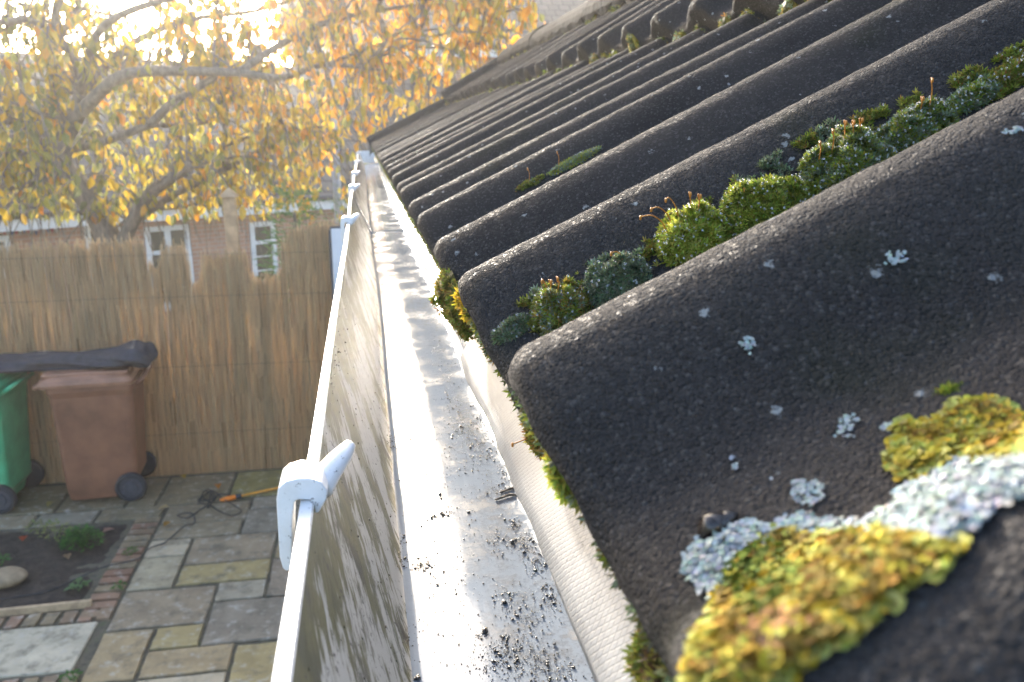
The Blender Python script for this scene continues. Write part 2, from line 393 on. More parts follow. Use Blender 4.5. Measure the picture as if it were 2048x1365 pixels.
root = empty("reed_fence", (-2, FY, 0), "tall straw coloured reed screen fence behind the wheelie bins", "fence")
fn.build("reed_screen", "reed", root, smooth=True)
for zz in (.35, .95, 1.55, 1.9):
    wv = MB(); wv.tube([(-5.4, FY+.007, zz), (-2, FY+.007, zz+.015), (1.4, FY+.007, zz)], .0009, 4); wv.build("wire", "cord", root)
for px in (-4.6, -2.75, -.9, .95):
    MB().box((px, FY+.09, .72), (.07, .07, 1.44)).build("post", "postwood", root)
o = empty("capped_post", (-1.13, FY+.32, -.3), "brown wooden post with a pitched cap rising above the reed fence", "post")
c = aty(462, 440, FY+.32)
MB().box((c[0], c[1], 1.05), (.10, .10, 2.6)).build("post_shaft", "postwood", o)
MB().box((c[0], c[1], 2.39), (.15, .15, .07), taper=.15).build("post_cap", "postwood", o)
# white panel by the fence
p0 = aty(657, 462, FY-.06); p1 = aty(720, 455, FY-.06)
o = empty("white_panel", (p0[0], FY-.06, 0), "pale blue white panel with dark rounded edge standing before the reed fence", "panel")
MB().box(((p0[0]+.30), FY-.06, 1.18), (.56, .02, 1.86)).build("board", "panel", o, bevel=.004)
fr = MB(); x0, x1, z0, z1, r = p0[0]+.008, p0[0]+.60, .2, 2.12, .035; pl = []
for cx, cz, a0 in ((x0+r, z1-r, 90), (x1-r, z1-r, 0), (x1-r, z0+r, -90), (x0+r, z0+r, 180)):
    for i in range(5):
        a = math.radians(a0+90-i*22.5) if False else math.radians(a0+(90 if a0 in (90,) else 90)-i*22.5)
        pl.append((cx+r*math.cos(a), FY-.06, cz+r*math.sin(a)))
pl.append(pl[0]); fr.tube(pl, .011, 6); fr.build("rim", "dark", o, smooth=True)
for xx in (x0+.08, x1-.08): MB().box((xx, FY-.06, .10), (.03, .03, .24)).build("foot", "dark", o)
# ------------------------------------------------------------------ wheelie bins
def wheelie(px, py, rot, body, lid, label, dirt=0):
    o = empty("wheelie_bin", (px, py, 0), label, "bin", "wheelie bins by the reed fence")
    ca, sa = math.cos(rot), math.sin(rot)
    T = lambda p: (px+p[0]*ca-p[1]*sa, py+p[0]*sa+p[1]*ca, p[2])
    b = MB(); rings = []
    # plan outline at heights: local x runs front(-) to back(+)
    for z, xf, xb, hy in ((.03, -.24, .22, .215), (.10, -.25, .24, .225), (.16, -.255, .285, .23), (.9, -.275, .33, .275), (.95, -.29, .345, .29), (.985, -.29, .345, .29)):
        ring = []; r = .05
        for cx, cy, a0 in ((xf+r, -hy+r, 180), (xb-r, -hy+r, 270), (xb-r, hy-r, 0), (xf+r, hy-r, 90)):
            for i in range(5): a = math.radians(a0+i*22.5); ring.append(T((cx+r*math.cos(a), cy+r*math.sin(a), z)))
        rings.append(ring)
    m = len(rings[0]); vs = [p for r_ in rings for p in r_]
    fs = [(i*m+j, i*m+(j+1) % m, (i+1)*m+(j+1) % m, (i+1)*m+j) for i in range(len(rings)-1) for j in range(m)]+[tuple(range(m))[::-1]]
    b.add(vs, fs); b.build("body", body, o, smooth=False, bevel=.004)
    l = MB(); rows = []
    for z, sc in ((.988, 1.02), (1.015, 1.03), (1.045, .97), (1.075, .80), (1.085, .4)):
        ring = []; xf, xb, hy, r = -.32*sc-.01, .335*sc, .30*sc, .06*sc
        for cx, cy, a0 in ((xf+r, -hy+r, 180), (xb-r, -hy+r, 270), (xb-r, hy-r, 0), (xf+r, hy-r, 90)):
            for i in range(5): a = math.radians(a0+i*22.5); ring.append(T((cx+r*math.cos(a), cy+r*math.sin(a), z-.035*(cx < 0)*(1 if z < 1.02 else .6)*0)))
        rows.append(ring)
    vs = [p for r_ in rows for p in r_]
    fs = [(i*m+j, i*m+(j+1) % m, (i+1)*m+(j+1) % m, (i+1)*m+j) for i in range(len(rows)-1) for j in range(m)]+[tuple(range(m))[::-1], tuple((len(rows)-1)*m+j for j in range(m))]
    l.add(vs, fs); lo = l.build("lid", lid, o, bevel=.003)
    for sy in (-.2, .2):
        h = MB(); h.tube([T((-.31, sy, 1.0)), T((-.37, sy, .975)), T((-.38, sy-.05*np.sign(sy), .97))], [.022, .02, .016], 8); h.build("lid_grip", lid, lo, smooth=True)
    h = MB(); h.tube([T((-.385, -.17, .972)), T((-.385, .17, .972))], .016, 8); h.build("lid_bar", lid, lo, smooth=True)
    h = MB(); h.box((0, 0, 0), (1, 1, 1)); h.v = [T((q[0]*.62-.0, q[1]*.5, 1.075+q[2]*.03)) for q in h.v]; h.build("lid_panel", lid, lo, bevel=.012)
    h = MB(); h.tube([T((.33, -.2, .95)), T((.40, -.2, 1.0)), T((.40, .2, 1.0)), T((.33, .2, .95))], .018, 8); h.build("handle", body, o, smooth=True)
    for sy in (-1, 1):
        wl = MB(); cy = sy*.255; prof = [(0, -.03), (.05, -.03), (.055, -.018), (.085, -.018), (.088, -.03), (.108, -.03), (.118, -.02), (.118, .02), (.108, .03), (.0, .03)]
        nn = 28; vs = []; fs = []
        for j in range(nn):
            a = 2*math.pi*j/nn
            for r, yo in prof: vs.append(T((.235+r*math.cos(a), cy+yo*(-1 if sy > 0 else 1), .118+r*math.sin(a))))
        q = len(prof); cc = []
        for j in range(nn):
            for i in range(q-1): fs.append((j*q+i, j*q+i+1, ((j+1) % nn)*q+i+1, ((j+1) % nn)*q+i))
        wl.add(vs, fs); wl.mi = [1 if (t % (q-1)) < 3 else 0 for t in range(len(fs))]
        wl.build("wheel", ["rubber", "hub"], o, smooth=False)
    ax = MB(); ax.tube([T((.235, -.27, .118)), T((.235, .27, .118))], .012, 8); ax.build("axle", "dark", o)
    return o
wheelie(-2.20, 6.86, math.radians(4), "bin_brown", "bin_brown_lid", "brown wheelie bin with closed lid and dark wheels, right of the green one")
wheelie(-3.11, 6.82, math.radians(-3), "bin_green", "bin_green", "green wheelie bin at the left edge, left of the brown one")
# dark cover lying over both bins
cv = MB(); path = [(-3.75, 6.88, 1.12), (-3.3, 6.84, 1.14), (-3.05, 6.84, 1.11), (-2.8, 6.84, 1.12), (-2.55, 6.85, 1.12), (-2.3, 6.84, 1.125), (-2.1, 6.83, 1.14), (-1.92, 6.80, 1.17), (-1.80, 6.80, 1.165), (-1.72, 6.80, 1.13)]
P = []
for i in range(len(path)-1):
    for t in np.linspace(0, 1, 8, endpoint=False): P.append(tuple(np.array(path[i])*(1-t)+np.array(path[i+1])*t))
P.append(path[-1]); nn = 36; vs = []
for i, p in enumerate(P):
    u = i/(len(P)-1); ry = .17+.03*math.sin(u*9); rz = .075+.03*max(0, (u-.75)/.25)+.008*math.sin(u*17)
    if u > .94: k_ = math.sqrt(max(.04, 1-((u-.94)/.06)**2)); ry *= k_; rz *= k_
    for j in range(nn):
        a = 2*math.pi*j/nn; fold = 1+.13*math.sin(a*3+u*14)+.09*math.sin(a*7-u*23)+.06*fbm(u*6, a*2, 2)
        z = p[2]+rz*math.sin(a)*fold; z = max(z, 1.088+.006*math.sin(a*5))
        vs.append((p[0]+.02*math.sin(a*2+u*8), p[1]+ry*math.cos(a)*fold, z))
fs = [(i*nn+j, i*nn+(j+1) % nn, (i+1)*nn+(j+1) % nn, (i+1)*nn+j) for i in range(len(P)-1) for j in range(nn)]+[tuple(range(nn))[::-1], tuple((len(P)-1)*nn+j for j in range(nn))]
cv.add(vs, fs); o = cv.build("fabric_cover", "cloth", smooth=True, loc=(-2.6, 6.84, 1.09)); tag(o, "dark grey folded fabric cover lying across the two wheelie bins", "cover")
# ------------------------------------------------------------------ things lying on the patio
def gpx(pts, z=.006): return [tuple(atz(0 if False else x/2.65, 850+y/2.65, z)) for x, y in pts]
def smoothpts(pts, k=6):
    out = []; q = [np.array(p) for p in pts]
    for i in range(len(q)-1):
        a, b, c, d = q[max(i-1, 0)], q[i], q[i+1], q[min(i+2, len(q)-1)]
        for t in np.linspace(0, 1, k, endpoint=False):
            out.append(tuple(.5*((2*b)+(c-a)*t+(2*a-5*b+4*c-d)*t*t+(3*b-a-3*c+d)*t**3)))
    out.append(tuple(q[-1])); return out
cd = gpx([(-120, 960), (100, 915), (260, 890), (420, 810), (560, 755), (730, 715), (790, 660), (870, 630), (920, 590), (980, 540), (1030, 525), (1025, 480), (990, 470), (940, 485), (1000, 495), (1060, 455), (1110, 430), (1160, 460), (1230, 485), (1280, 460), (1240, 430), (1180, 400), (1130, 360), (1090, 380), (1050, 410), (1090, 430), (1140, 400), (1110, 350), (1070, 385), (1120, 420), (1155, 380)])
cd = [(p[0], p[1], (sz(p[0], p[1])+.012 if p[0] < -1.87 and 5.03 < p[1] < 6.25 else .012+.01*(i > 20))) for i, p in enumerate(cd)]
cm = MB(); cm.tube(smoothpts(cd), .0042, 6); cm.tube(smoothpts(gpx([(1050, 420), (1085, 350), (1130, 390), (1060, 400), (1120, 350), (1100, 440), (1160, 370), (1240, 380)], .03)), .0048, 6)
tag(cm.build("electric_cord", "cord", smooth=True), "thin black cord trailing over the paving into a loose tangle", "cord")
a, b = atz(440, 1001, .02), atz(562, 975, .02); d = (b-a)/np.linalg.norm(b-a)
o = empty("garden_lance", tuple(a), "orange pole lying on the paving with its tip in the cord tangle", "pole")
m_ = MB(); m_.tube([a+d*.16, a+d*1.5], .010, 8); m_.build("shaft", "orange_pole", o, smooth=True)
m_ = MB(); m_.tube([a, a+d*.05, a+d*.09, a+d*.13], [.010, .020, .021, .017], 10); m_.build("tip", "orange", o, smooth=True)
m_ = MB(); m_.tube([a+d*.122, a+d*.165], .020, 10); m_.build("collar", "dark", o, smooth=True)
st = MB(); c = atz(12, 1165, .02); st.ball((c[0], c[1], .055), .14, jit=.06, n=14, sc=(1, .8, .42)); tag(st.build("garden_stone", "stone", smooth=True, sub=1), "rounded tan stone lying in the soil bed", "stone")
def leafmesh(mb, p, L, W, dirv, nrm, col, curl=.25):
    d = Vector(dirv).normalized(); n_ = Vector(nrm); s_ = d.cross(n_)
    if s_.length < 1e-4: s_ = d.cross(Vector((.3, .5, .8)))
    s_.normalize(); n_ = s_.cross(d); p = Vector(p)
    vs = [p, p+d*L*.35+s_*W*.5+n_*W*curl, p+d*L*.35-n_*W*.02, p+d*L*.35-s_*W*.5+n_*W*curl, p+d*L*.72+s_*W*.36+n_*W*curl*.6-n_*L*.05, p+d*L*.72-n_*L*.07, p+d*L*.72-s_*W*.36+n_*W*curl*.6-n_*L*.05, p+d*L-n_*L*.14]
    mb.add(vs, [(0, 2, 1), (0, 3, 2), (1, 2, 5, 4), (2, 3, 6, 5), (4, 5, 7), (5, 6, 7)], col)
FL = [((45, 1084), (.55, .10, .04), "red fallen leaf on the dark soil at the left edge"), ((137, 1120), (.42, .28, .17), "large tan dry leaf on the soil near the brick edging"), ((205, 1067), (.40, .24, .18), "curled pinkish dry leaf beside the small green plant"),
      ((370, 958), (.55, .36, .05), "yellow fallen leaf on the dark paving near the brown bin wheel"), ((340, 1016), (.45, .33, .16), "straw coloured leaf on the paving by the brick corner"), ((328, 1055), (.45, .25, .06), "small ochre leaf on the paving joint below the cord loop"),
      ((106, 1005), (.40, .33, .12), "olive yellow leaf on the paving in front of the brown bin"), ((435, 970), (.6, .22, .03), "small orange leaf on the paving above the lance tip")]
for (px, py), c, lb in FL:
    q = atz(px, py, .02); m_ = MB(); a = random.uniform(0, 6.3); zz = .025
    leafmesh(m_, (q[0], q[1], zz), .09, .055, (math.cos(a), math.sin(a), .1), (0, 0, 1), c, .3)
    tag(m_.build("fallen_leaf", "leaf", loc=(q[0], q[1], zz)), lb, "leaf", "fallen leaves in the yard")
def plant(px, py, r, h, n, cols, name, label, L=.05):
    q = atz(px, py, .01); m_ = MB(); o = None
    for i in range(n):
        a = random.uniform(0, 6.28); t = random.random()**.6; rr = r*t; zz = h*(1-.6*t*t)*random.uniform(.4, 1)+.01
        leafmesh(m_, (q[0]+rr*math.cos(a), q[1]+rr*math.sin(a), zz), L*random.uniform(.6, 1.2), L*.5, (math.cos(a), math.sin(a), random.uniform(-.3, .9)), (random.gauss(0, .3), random.gauss(0, .3), 1), random.choice(cols))
    for i in range(max(3, n//14)):
        a = random.uniform(0, 6.28); m_.tube([(q[0], q[1], 0), (q[0]+r*.6*math.cos(a), q[1]+r*.6*math.sin(a), h*.8)], .003, 4, cols[0])
    tag(m_.build(name, "needle", loc=(q[0], q[1], 0)), label, "plant", "small plants in the yard")
plant(165, 1095, .13, .16, 420, [(.05, .16, .02), (.08, .22, .03), (.04, .11, .02)], "garden_plant", "bushy bright green plant in the soil bed", .035)
plant(112, 1082, .10, .16, 60, [(.22, .26, .08), (.30, .30, .10)], "garden_weed", "sparse yellowish weed left of the bushy green plant", .04)
plant(157, 1180, .05, .06, 22, [(.16, .26, .10)], "garden_weed", "small pale green seedling near the front of the soil bed", .05)
plant(75, 1064, .06, .10, 26, [(.22, .24, .08)], "garden_weed", "thin yellow green weed at the back of the soil bed", .04)
plant(262, 1108, .05, .03, 40, [(.10, .18, .04)], "garden_weed", "low green tuft growing between the edging bricks", .025)
plant(240, 1176, .035, .03, 30, [(.08, .2, .03)], "garden_weed", "tiny green tuft at the joint of edging and paving", .025)
plant(2, 1130, .06, .08, 26, [(.06, .18, .03)], "garden_weed", "small green sprout above the stone", .04)
plant(140, 1358, .05, .03, 40, [(.08, .2, .03)], "garden_weed", "green tuft in the brick row at the bottom edge", .025)
# ------------------------------------------------------------------ the autumn tree
TY = 8.8
root = empty("autumn_tree", tuple(aty(225, 485, TY)*np.array([1, 1, 0])+np.array([0, 0, -.7])), "large weeping autumn tree with yellow and orange leaves behind the reed fence", "tree")
tb = MB(); limbs = []
def limb(pts, r0, r1, dy=None, n=9):
    q = [tuple(aty(x, y, TY+(d if len(p) > 2 else 0))) if False else tuple(aty(p[0], p[1], TY+(p[2] if len(p) > 2 else 0))) for p in pts for x, y, d in [(p[0], p[1], 0)]]
    q = smoothpts(q, 5); m = len(q); rr = [.86*(r0+(r1-r0)*(i/(m-1))) for i in range(m)]
    tb.tube(q, rr, n); limbs.append((q, r1)); return q
base = aty(222, 485, TY)
tb.tube(smoothpts([(base[0]+.02, TY, -.85), (base[0]+.03, TY, .2), (base[0]+.01, TY, 1.2), tuple(base)], 5), [.24]*6+[.2]*6+[.17]*4, 14)
limb([(222, 500), (205, 450), (165, 385), (125, 330), (128, 285), (152, 232), (160, 190)], .155, .07)
limb([(160, 190), (155, 130), (120, 75), (112, 20), (160, -60)], .06, .03)
limb([(120, 75, .1), (60, 40, -.2), (0, 45, -.4), (-120, 30, -.7)], .05, .025)
limb([(118, 70), (150, 30, .2), (165, -30, .3), (170, -140, .4)], .04, .02)
limb([(240, 500, -.1), (262, 450, -.15), (293, 395, -.2), (345, 355, -.25), (385, 328, -.3)], .085, .055)
limb([(262, 450, -.1), (330, 400, .1), (395, 366, .2), (440, 345, .3), (520, 300, .3), (580, 270, .3)], .05, .02)
limb([(140, 250), (205, 180, -.3), (256, 148, -.4), (350, 143, -.5), (476, 146, -.5), (565, 155, -.4), (650, 130, -.3), (760, 140, -.2)], .075, .02)
limb([(300, 250, -.2), (340, 210, -.3), (380, 185, -.35), (430, 155, -.45)], .05, .035)
limb([(150, 300), (220, 280, -.1), (300, 250, -.2)], .04, .045)
limb([(125, 335), (60, 260, .2), (0, 240, .3), (-150, 210, .6)], .05, .025)
limb([(140, 240), (90, 230, -.1), (40, 210, -.3), (-60, 190, -.5)], .035, .015)
limb([(120, 355), (60, 370, .1), (0, 380, .2), (-110, 390, .3)], .035, .02)
limb([(476, 146, -.5), (560, 90, -.2), (640, 50, 0), (760, 20, .2), (900, 10, .3), (1000, 40, .4)], .045, .012)
limb([(160, 190), (260, 90, .4), (380, 40, .7), (520, 20, .9), (660, -30, 1.0)], .05, .015)
limb([(650, 130, -.3), (760, 90, 0), (860, 70, .2), (960, 90, .3)], .022, .008)
limb([(300, 250), (380, 250, .5), (470, 230, .8), (560, 220, .9), (650, 240, .9)], .035, .01)
limb([(440, 340, .3), (450, 260, .3), (440, 215, .2)], .03, .012)
limb([(160, 190), (200, 60, -.5), (330, 0, -.6), (480, -25, -.4), (640, -40, 0)], .05, .015)
tb.build("trunk", "bark", root, smooth=True)
lf = MB(); tw = MB()
def crown_ok(x, y):
    lo = np.interp(x, [-200, 0, 150, 260, 330, 430, 480, 600, 690, 760, 860, 980, 1075, 1095], [480, 470, 500, 440, 430, 430, 450, 415, 400, 300, 225, 170, 80, 30])
    hi = np.interp(x, [-200, 0, 230, 330, 440, 490, 560, 620, 1100], [-60, 10, 30, 15, -20, 20, 30, -200, -200])
    return y < lo and (y > hi or (y > -45 and random.random() < .28)) and not (250 < x < 640 and y < -50)
def leafcol(x, y):
    t = random.random(); o = np.clip((x-250)/600+(200-y)/500, 0, 1); gq = np.clip(.72-(x/1150)+.15*(y > 250), .2, .8)
    if t < gq*.85: return random.choice([(.24, .25, .07), (.32, .30, .07), (.18, .20, .08), (.40, .36, .06)])
    if t < gq*.85+(1-gq*.85)*(.12+.48*o): return random.choice([(.74, .32, .03), (.76, .40, .05), (.62, .26, .04), (.70, .40, .08)])
    return random.choice([(.60, .39, .03), (.52, .35, .04), (.42, .33, .05), (.64, .46, .06)])
cnt = 0
while cnt < 780:
    x, y = random.uniform(-220, 1090), random.uniform(-210, 500)
    if not crown_ok(x, y): continue
    dy = random.gauss(.25, .55)
    # start from the nearest limb point, arch out and then hang
    tgt = aty(x, y, TY+dy); best = None
    for q, r1 in random.sample(limbs, 9):
        for p in q[::3]:
            dd = (p[0]-tgt[0])**2+(p[1]-tgt[1])**2*.4+(p[2]-tgt[2])**2+(.6 if p[2] < tgt[2]-.3 else 0)
            if best is None or dd < best[0]: best = (dd, p)
    s = np.array(best[1]); e = np.array(tgt); mid = (s+e)/2+np.array([random.gauss(0, .06), random.gauss(0, .06), .12+.12*random.random()])
    L = random.uniform(.25, .6); hang = e+np.array([random.gauss(.06, .08), random.gauss(0, .08), -L])
    path = smoothpts([s, mid, e, hang], 5); 
    if best[0] < 2.2: tw.tube(path, [.011-.008*i/(len(path)-1) for i in range(len(path))], 4, cap=False)
    else: path = path[8:]; tw.tube(path, .004, 4, cap=False)
    m = len(path)
    for k_ in range(random.randint(12, 19)):
        i = int(m*random.uniform(.35, 1))-1; p = np.array(path[i])+np.array([random.gauss(0, .05), random.gauss(0, .05), random.gauss(0, .04)])
        ps = CAM; dv = p-CAM; xs_ = 1024+F*(dv@R_)/(dv@F_); ys_ = 682-F*(dv@U_)/(dv@F_)
        lo = np.interp(xs_, [700, 760, 860, 980, 1075, 1095, 1120], [430, 310, 235, 180, 95, 40, -300])
        if ys_ > lo: continue
        Lf = random.choice([random.uniform(.05, .09), random.uniform(.08, .14)])
        leafmesh(lf, p, Lf, Lf*random.uniform(.45, .62), (random.gauss(0, .35), random.gauss(0, .35), -1), (random.gauss(0, 1), random.gauss(0, 1), .2), leafcol(xs_, ys_), random.uniform(.05, .4))
    cnt += 1
tw.build("twigs", "bark", root); lf.build("crown", "leaf", root)
# conifer shrub behind the fence
c = aty(590, 440, 7.65); root = empty("conifer_shrub", (c[0], 7.65, -.2), "feathery light green conifer shrub showing above the reed fence", "shrub")
cf = MB(); st = MB(); st.tube([(c[0], 7.65, -.1), (c[0], 7.65, 2.2)], [.05, .015], 7); st.build("stem", "bark", root)
for i in range(330):
    a = random.uniform(0, 6.28); zz = random.uniform(1.2, 2.40); rr = (.14+.36*(2.45-zz)/1.0)*random.random()**.5*.62
    p = Vector((c[0]+rr*math.cos(a), 7.65+rr*math.sin(a)*.8, zz)); d = Vector((math.cos(a), math.sin(a)*.8, random.uniform(-.1, .6))).normalized()
    t = random.random(); col = (.10+.10*t, .22+.13*t, .06+.04*t)
    for j in range(7):
        dd = (d+Vector((random.gauss(0, .35), random.gauss(0, .35), random.gauss(0, .25)))).normalized()
        leafmesh(cf, p+d*.02*j, random.uniform(.03, .07), .012, dd, (random.gauss(0, 1), random.gauss(0, 1), 1), col, .1)
cf.build("foliage", "needle", root)
c = aty(700, 400, 8.0); root = empty("conifer_shrub", (c[0], 8.0, -.2), "thin green conifer top beside the gutter edge, right of the feathery shrub", "shrub")
cf = MB(); st = MB(); st.tube([(c[0], 8.0, -.3), (c[0], 8.0, 2.3)], [.05, .01], 7); st.build("stem", "bark", root)
for i in range(170):
    a = random.uniform(0, 6.28); zz = random.uniform(1.3, 2.42); rr = (.05+.3*(2.42-zz))*random.random()**.5
    p = Vector((c[0]+rr*math.cos(a), 8.0+rr*math.sin(a), zz)); d = Vector((math.cos(a), math.sin(a), .4)).normalized(); t = random.random()
    for j in range(6): leafmesh(cf, p+d*.02*j, .05, .012, (d+Vector((random.gauss(0, .4), random.gauss(0, .4), random.gauss(0, .3)))), (0, 0, 1), (.11+.08*t, .20+.1*t, .05), .1)
cf.build("foliage", "needle", root)
# ------------------------------------------------------------------ bungalow beyond the fence
E1 = np.array([.848, .530, 0]); N1 = np.array([-.530, .848, 0]); O1 = np.array([-3.415, 15, 0])      # facade line
def L1(a, b, z): p = O1+E1*a+N1*b; return (p[0], p[1], z)
def onfac(x, y):
    d = ray(x, y); t = (O1@N1-CAM@N1)/(d@N1); p = CAM+d*t; return (p-O1)@E1, p[2]
ZE = 1.5; A0, A1 = -7.5, 9.0
def box_l(mb, a0, a1, b0, b1, z0, z1):
    vs = [L1(a, b, z) for z in (z0, z1) for a, b in ((a0, b0), (a1, b0), (a1, b1), (a0, b1))]
    return mb.add(vs, [(3, 2, 1, 0), (4, 5, 6, 7), (0, 1, 5, 4), (1, 2, 6, 5), (2, 3, 7, 6), (3, 0, 4, 7)])
root = empty("bungalow", L1(0, 0, -1.1), "low red brick bungalow with white fascia and windows beyond the reed fence", "house")
uvw = lambda p: (((np.array(p)-O1)@E1)+((np.array(p)-O1)@N1), p[2])
box_l(MB(), A0, A1, 0, 6, -1.2, ZE).build("wall", "brick", root, uvf=uvw)
box_l(MB(), A0-.3, A1+.3, -.33, -.30, ZE-.06, ZE+.14).build("fascia", "paint", root)
gt = MB(); gt.tube([L1(A0-.3, -.37, ZE+.17), L1(A1+.3, -.37, ZE+.17)], .055, 8); gt.build("roof_gutter", "dark", root)
rf = MB(); RH = 2.75
vs = [L1(A0-.4, -.4, ZE+.14), L1(A1+.4, -.4, ZE+.14), L1(A1+.4, 3, ZE+RH), L1(A0-.4, 3, ZE+RH), L1(A0-.4, 6.4, ZE+.14), L1(A1+.4, 6.4, ZE+.14)]
rf.add(vs, [(0, 1, 2, 3), (3, 2, 5, 4), (0, 3, 4), (1, 5, 2), (4, 5, 1, 0)])
rfo = rf.build("roof", "fartile", root, uvf=lambda p: ((np.array(p)-O1)@E1, ((np.array(p)-O1)@N1)*1.25))
for x0, y0, x1, y1, nx, ny in ((497, 446, 556, 565, 1, 3), (286, 455, 391, 606, 2, 3), (-22, 474, 28, 545, 1, 2), (166, 452, 250, 560, 2, 2)):
    a0, za = onfac(x0, y0); a1, zb = onfac(x1, y1); 
    wf = MB(); t = .085
    box_l(wf, a0, a1, -.05, .02, za-t, za); box_l(wf, a0, a1, -.05, .02, zb, zb+t); box_l(wf, a0, a0+t, -.048, .02, zb+t, za-t); box_l(wf, a1-t, a1, -.048, .02, zb+t, za-t)
    for i in range(1, nx): aa = a0+(a1-a0)*i/nx; box_l(wf, aa-.05, aa+.05, -.046, .02, zb+t, za-t)
    zz = zb+(za-zb)*.68; box_l(wf, a0+t, a1-t, -.044, .02, zz-.035, zz+.035)
    for i in range(1, ny): zq = zb+(za-zb)*.68*i/ny; box_l(wf, a0+t, a1-t, -.03, .02, zq-.012, zq+.012)
    wo = wf.build("window", "paint", root)
    box_l(MB(), a0+.02, a1-.02, -.012, -.002, zb+.02, za-.02).build("pane", "glass", wo)
    box_l(MB(), a0-.05, a1+.05, -.12, .01, zb-.06, zb-.002).build("sill", "paint", wo)
bt = MB(); pp = [onfac(5+i*8, 459+2.5*math.sin(i*.9)) for i in range(14)]
BC = [(.5, .08, .1), (.6, .6, .62), (.12, .14, .35)]
for i, (a, z) in enumerate(pp): bt.add([L1(a-.03, -.08, z), L1(a+.03, -.08, z), L1(a, -.085, z-.085)], [(0, 1, 2)], BC[i % 3])
bt.tube([L1(a, -.08, z+.003) for a, z in pp], .004, 4)
MT["buntingc"] = MT["reed"]
tag(bt.build("bunting", "reed"), "short string of small red, white and blue flags on the bungalow wall", "bunting")
# ------------------------------------------------------------------ taller house behind, on the right
root = empty("brick_house", (3, 22, -1.1), "taller brick house with brown tiled roof behind the tree, upper middle", "house")
hx0, hx1 = -1.6, 15
MB().box(((hx0+hx1)/2, 26, 1.8), (hx1-hx0, 8, 5.86)).build("wall", "brick", root, uvf=lambda p: (p[0]+p[1], p[2]))
MB().box(((hx0+hx1)/2, 21.68, 4.78), (hx1-hx0+.4, .04, .2)).build("fascia", "paint", root)
m_ = MB(); m_.tube([(hx0-.2, 21.6, 4.9), (hx1+.2, 21.6, 4.9)], .055, 8); m_.build("roof_gutter", "dark", root)
rf = MB(); vs = [(hx0-.3, 21.6, 4.9), (hx1+.3, 21.6, 4.9), (hx1+.3, 26, 7.9), (hx0-.3, 26, 7.9), (hx0-.3, 30.4, 4.9), (hx1+.3, 30.4, 4.9)]
rf.add(vs, [(0, 1, 2, 3), (3, 2, 5, 4), (0, 3, 4), (1, 5, 2), (4, 5, 1, 0)]); rfo = rf.build("roof", "fartile", root, uvf=lambda p: (p[0], p[1]*1.2))
vp = aty(1008, 40, 22.6); m_ = MB(); m_.tube([(vp[0], 22.7, 5.3), (vp[0], 22.7, vp[2]+.35)], [.12, .12], 10); m_.tube([(vp[0], 22.7, 5.3), (vp[0], 22.7, vp[2]-.15)], [.3, .2], 10); m_.build("vent_pipe", "paint", rfo, smooth=True)
for x0, y0, x1, y1 in ((832, 130, 886, 190), (1130, 130, 1230, 200), (700, 150, 745, 205)):
    p, q = aty(x0, y0, 21.95), aty(x1, y1, 21.95); wf = MB(); t = .09; z0, z1 = q[2], p[2]
    for bx in (((p[0]+q[0])/2, z1-t/2, q[0]-p[0], t), ((p[0]+q[0])/2, z0+t/2, q[0]-p[0], t), (p[0]+t/2, (z0+z1)/2, t, z1-z0-2*t), (q[0]-t/2, (z0+z1)/2, t, z1-z0-2*t), ((p[0]+q[0])/2, (z0+z1)/2, t*.7, z1-z0-2*t)):
        wf.box((bx[0], 21.97, bx[1]), (bx[2], .07, bx[3]))
    wo = wf.build("window", "paint", root)
    MB().box(((p[0]+q[0])/2, 21.987, (z0+z1)/2), (q[0]-p[0]-.04, .01, z1-z0-.04)).build("pane", "glass", wo)
    MB().box(((p[0]+q[0])/2, 21.93, z0-.03), (q[0]-p[0]+.12, .14, .055)).build("sill", "paint", wo)
c = aty(672, 330, 12.5); m_ = MB(); m_.tube([(c[0], 12.5, -1.2), (c[0], 12.5, 2.0), (c[0], 12.5, 3.9)], [.07, .06, .05], 10); m_.tube([(c[0], 12.5, 3.88), (c[0], 12.5, 4.0)], [.09, .06], 10)
tag(m_.build("street_pole", "pole", smooth=True), "grey metal pole half hidden by the yellow leaves", "pole")

# ================================================================== our own roof (near)
TH = math.radians(26)
es = np.array([math.cos(TH), 0, math.sin(TH)]); en = np.array([-math.sin(TH), 0, math.cos(TH)])
P0 = np.array([.0377, 0, CZ-.068])              # crest of the eaves edge
RH0, PITCH, V0, VEND = .030, .15, .2275, 4.62
def prof(v):
    u = (v-V0+PITCH/2) % PITCH-PITCH/2; k = round((v-V0)/PITCH); h = 0.0; wd = .058
    if abs(u) < wd: h = (RH0+.0022*math.sin(k*2.7))*(.5+.5*math.cos(math.pi*u/wd))**.82
    j = (v-.3025+.15) % .3-.15                     # side joint of each tile pair
    if -.03 < j < 0: h += .005*(1+j/.03)
    if 0 <= j < .003: h -= .004
    h += .0022*math.sin(math.floor((v-.3025)/.3)*5.1)
    if v > VEND-.16: h += .034*min(1, (v-(VEND-.16))/.09)
    return h-RH0
def surf1(s, v):
    h = prof(v); e = 0
    if s < .010: e = .010-math.sqrt(max(0, .010**2-(.010-s)**2))
    bow = .0012*math.sin(v*9+s*7)
    return P0+es*s+en*(h-e+bow)+np.array([0, v, 0])
def raymarch(x, y):
    d = ray(x, y); d = d/np.linalg.norm(d); t = .05
    for i in range(400):
        p = CAM+d*t; q = p-P0; s = q@es; dist = q@en-prof(p[1])-.0012*math.sin(p[1]*9+s*7)
        if dist < .0003: return p, s, p[1]
        t += max(.0004, dist*.45)
        if t > 6: break
    return None, 0, 0
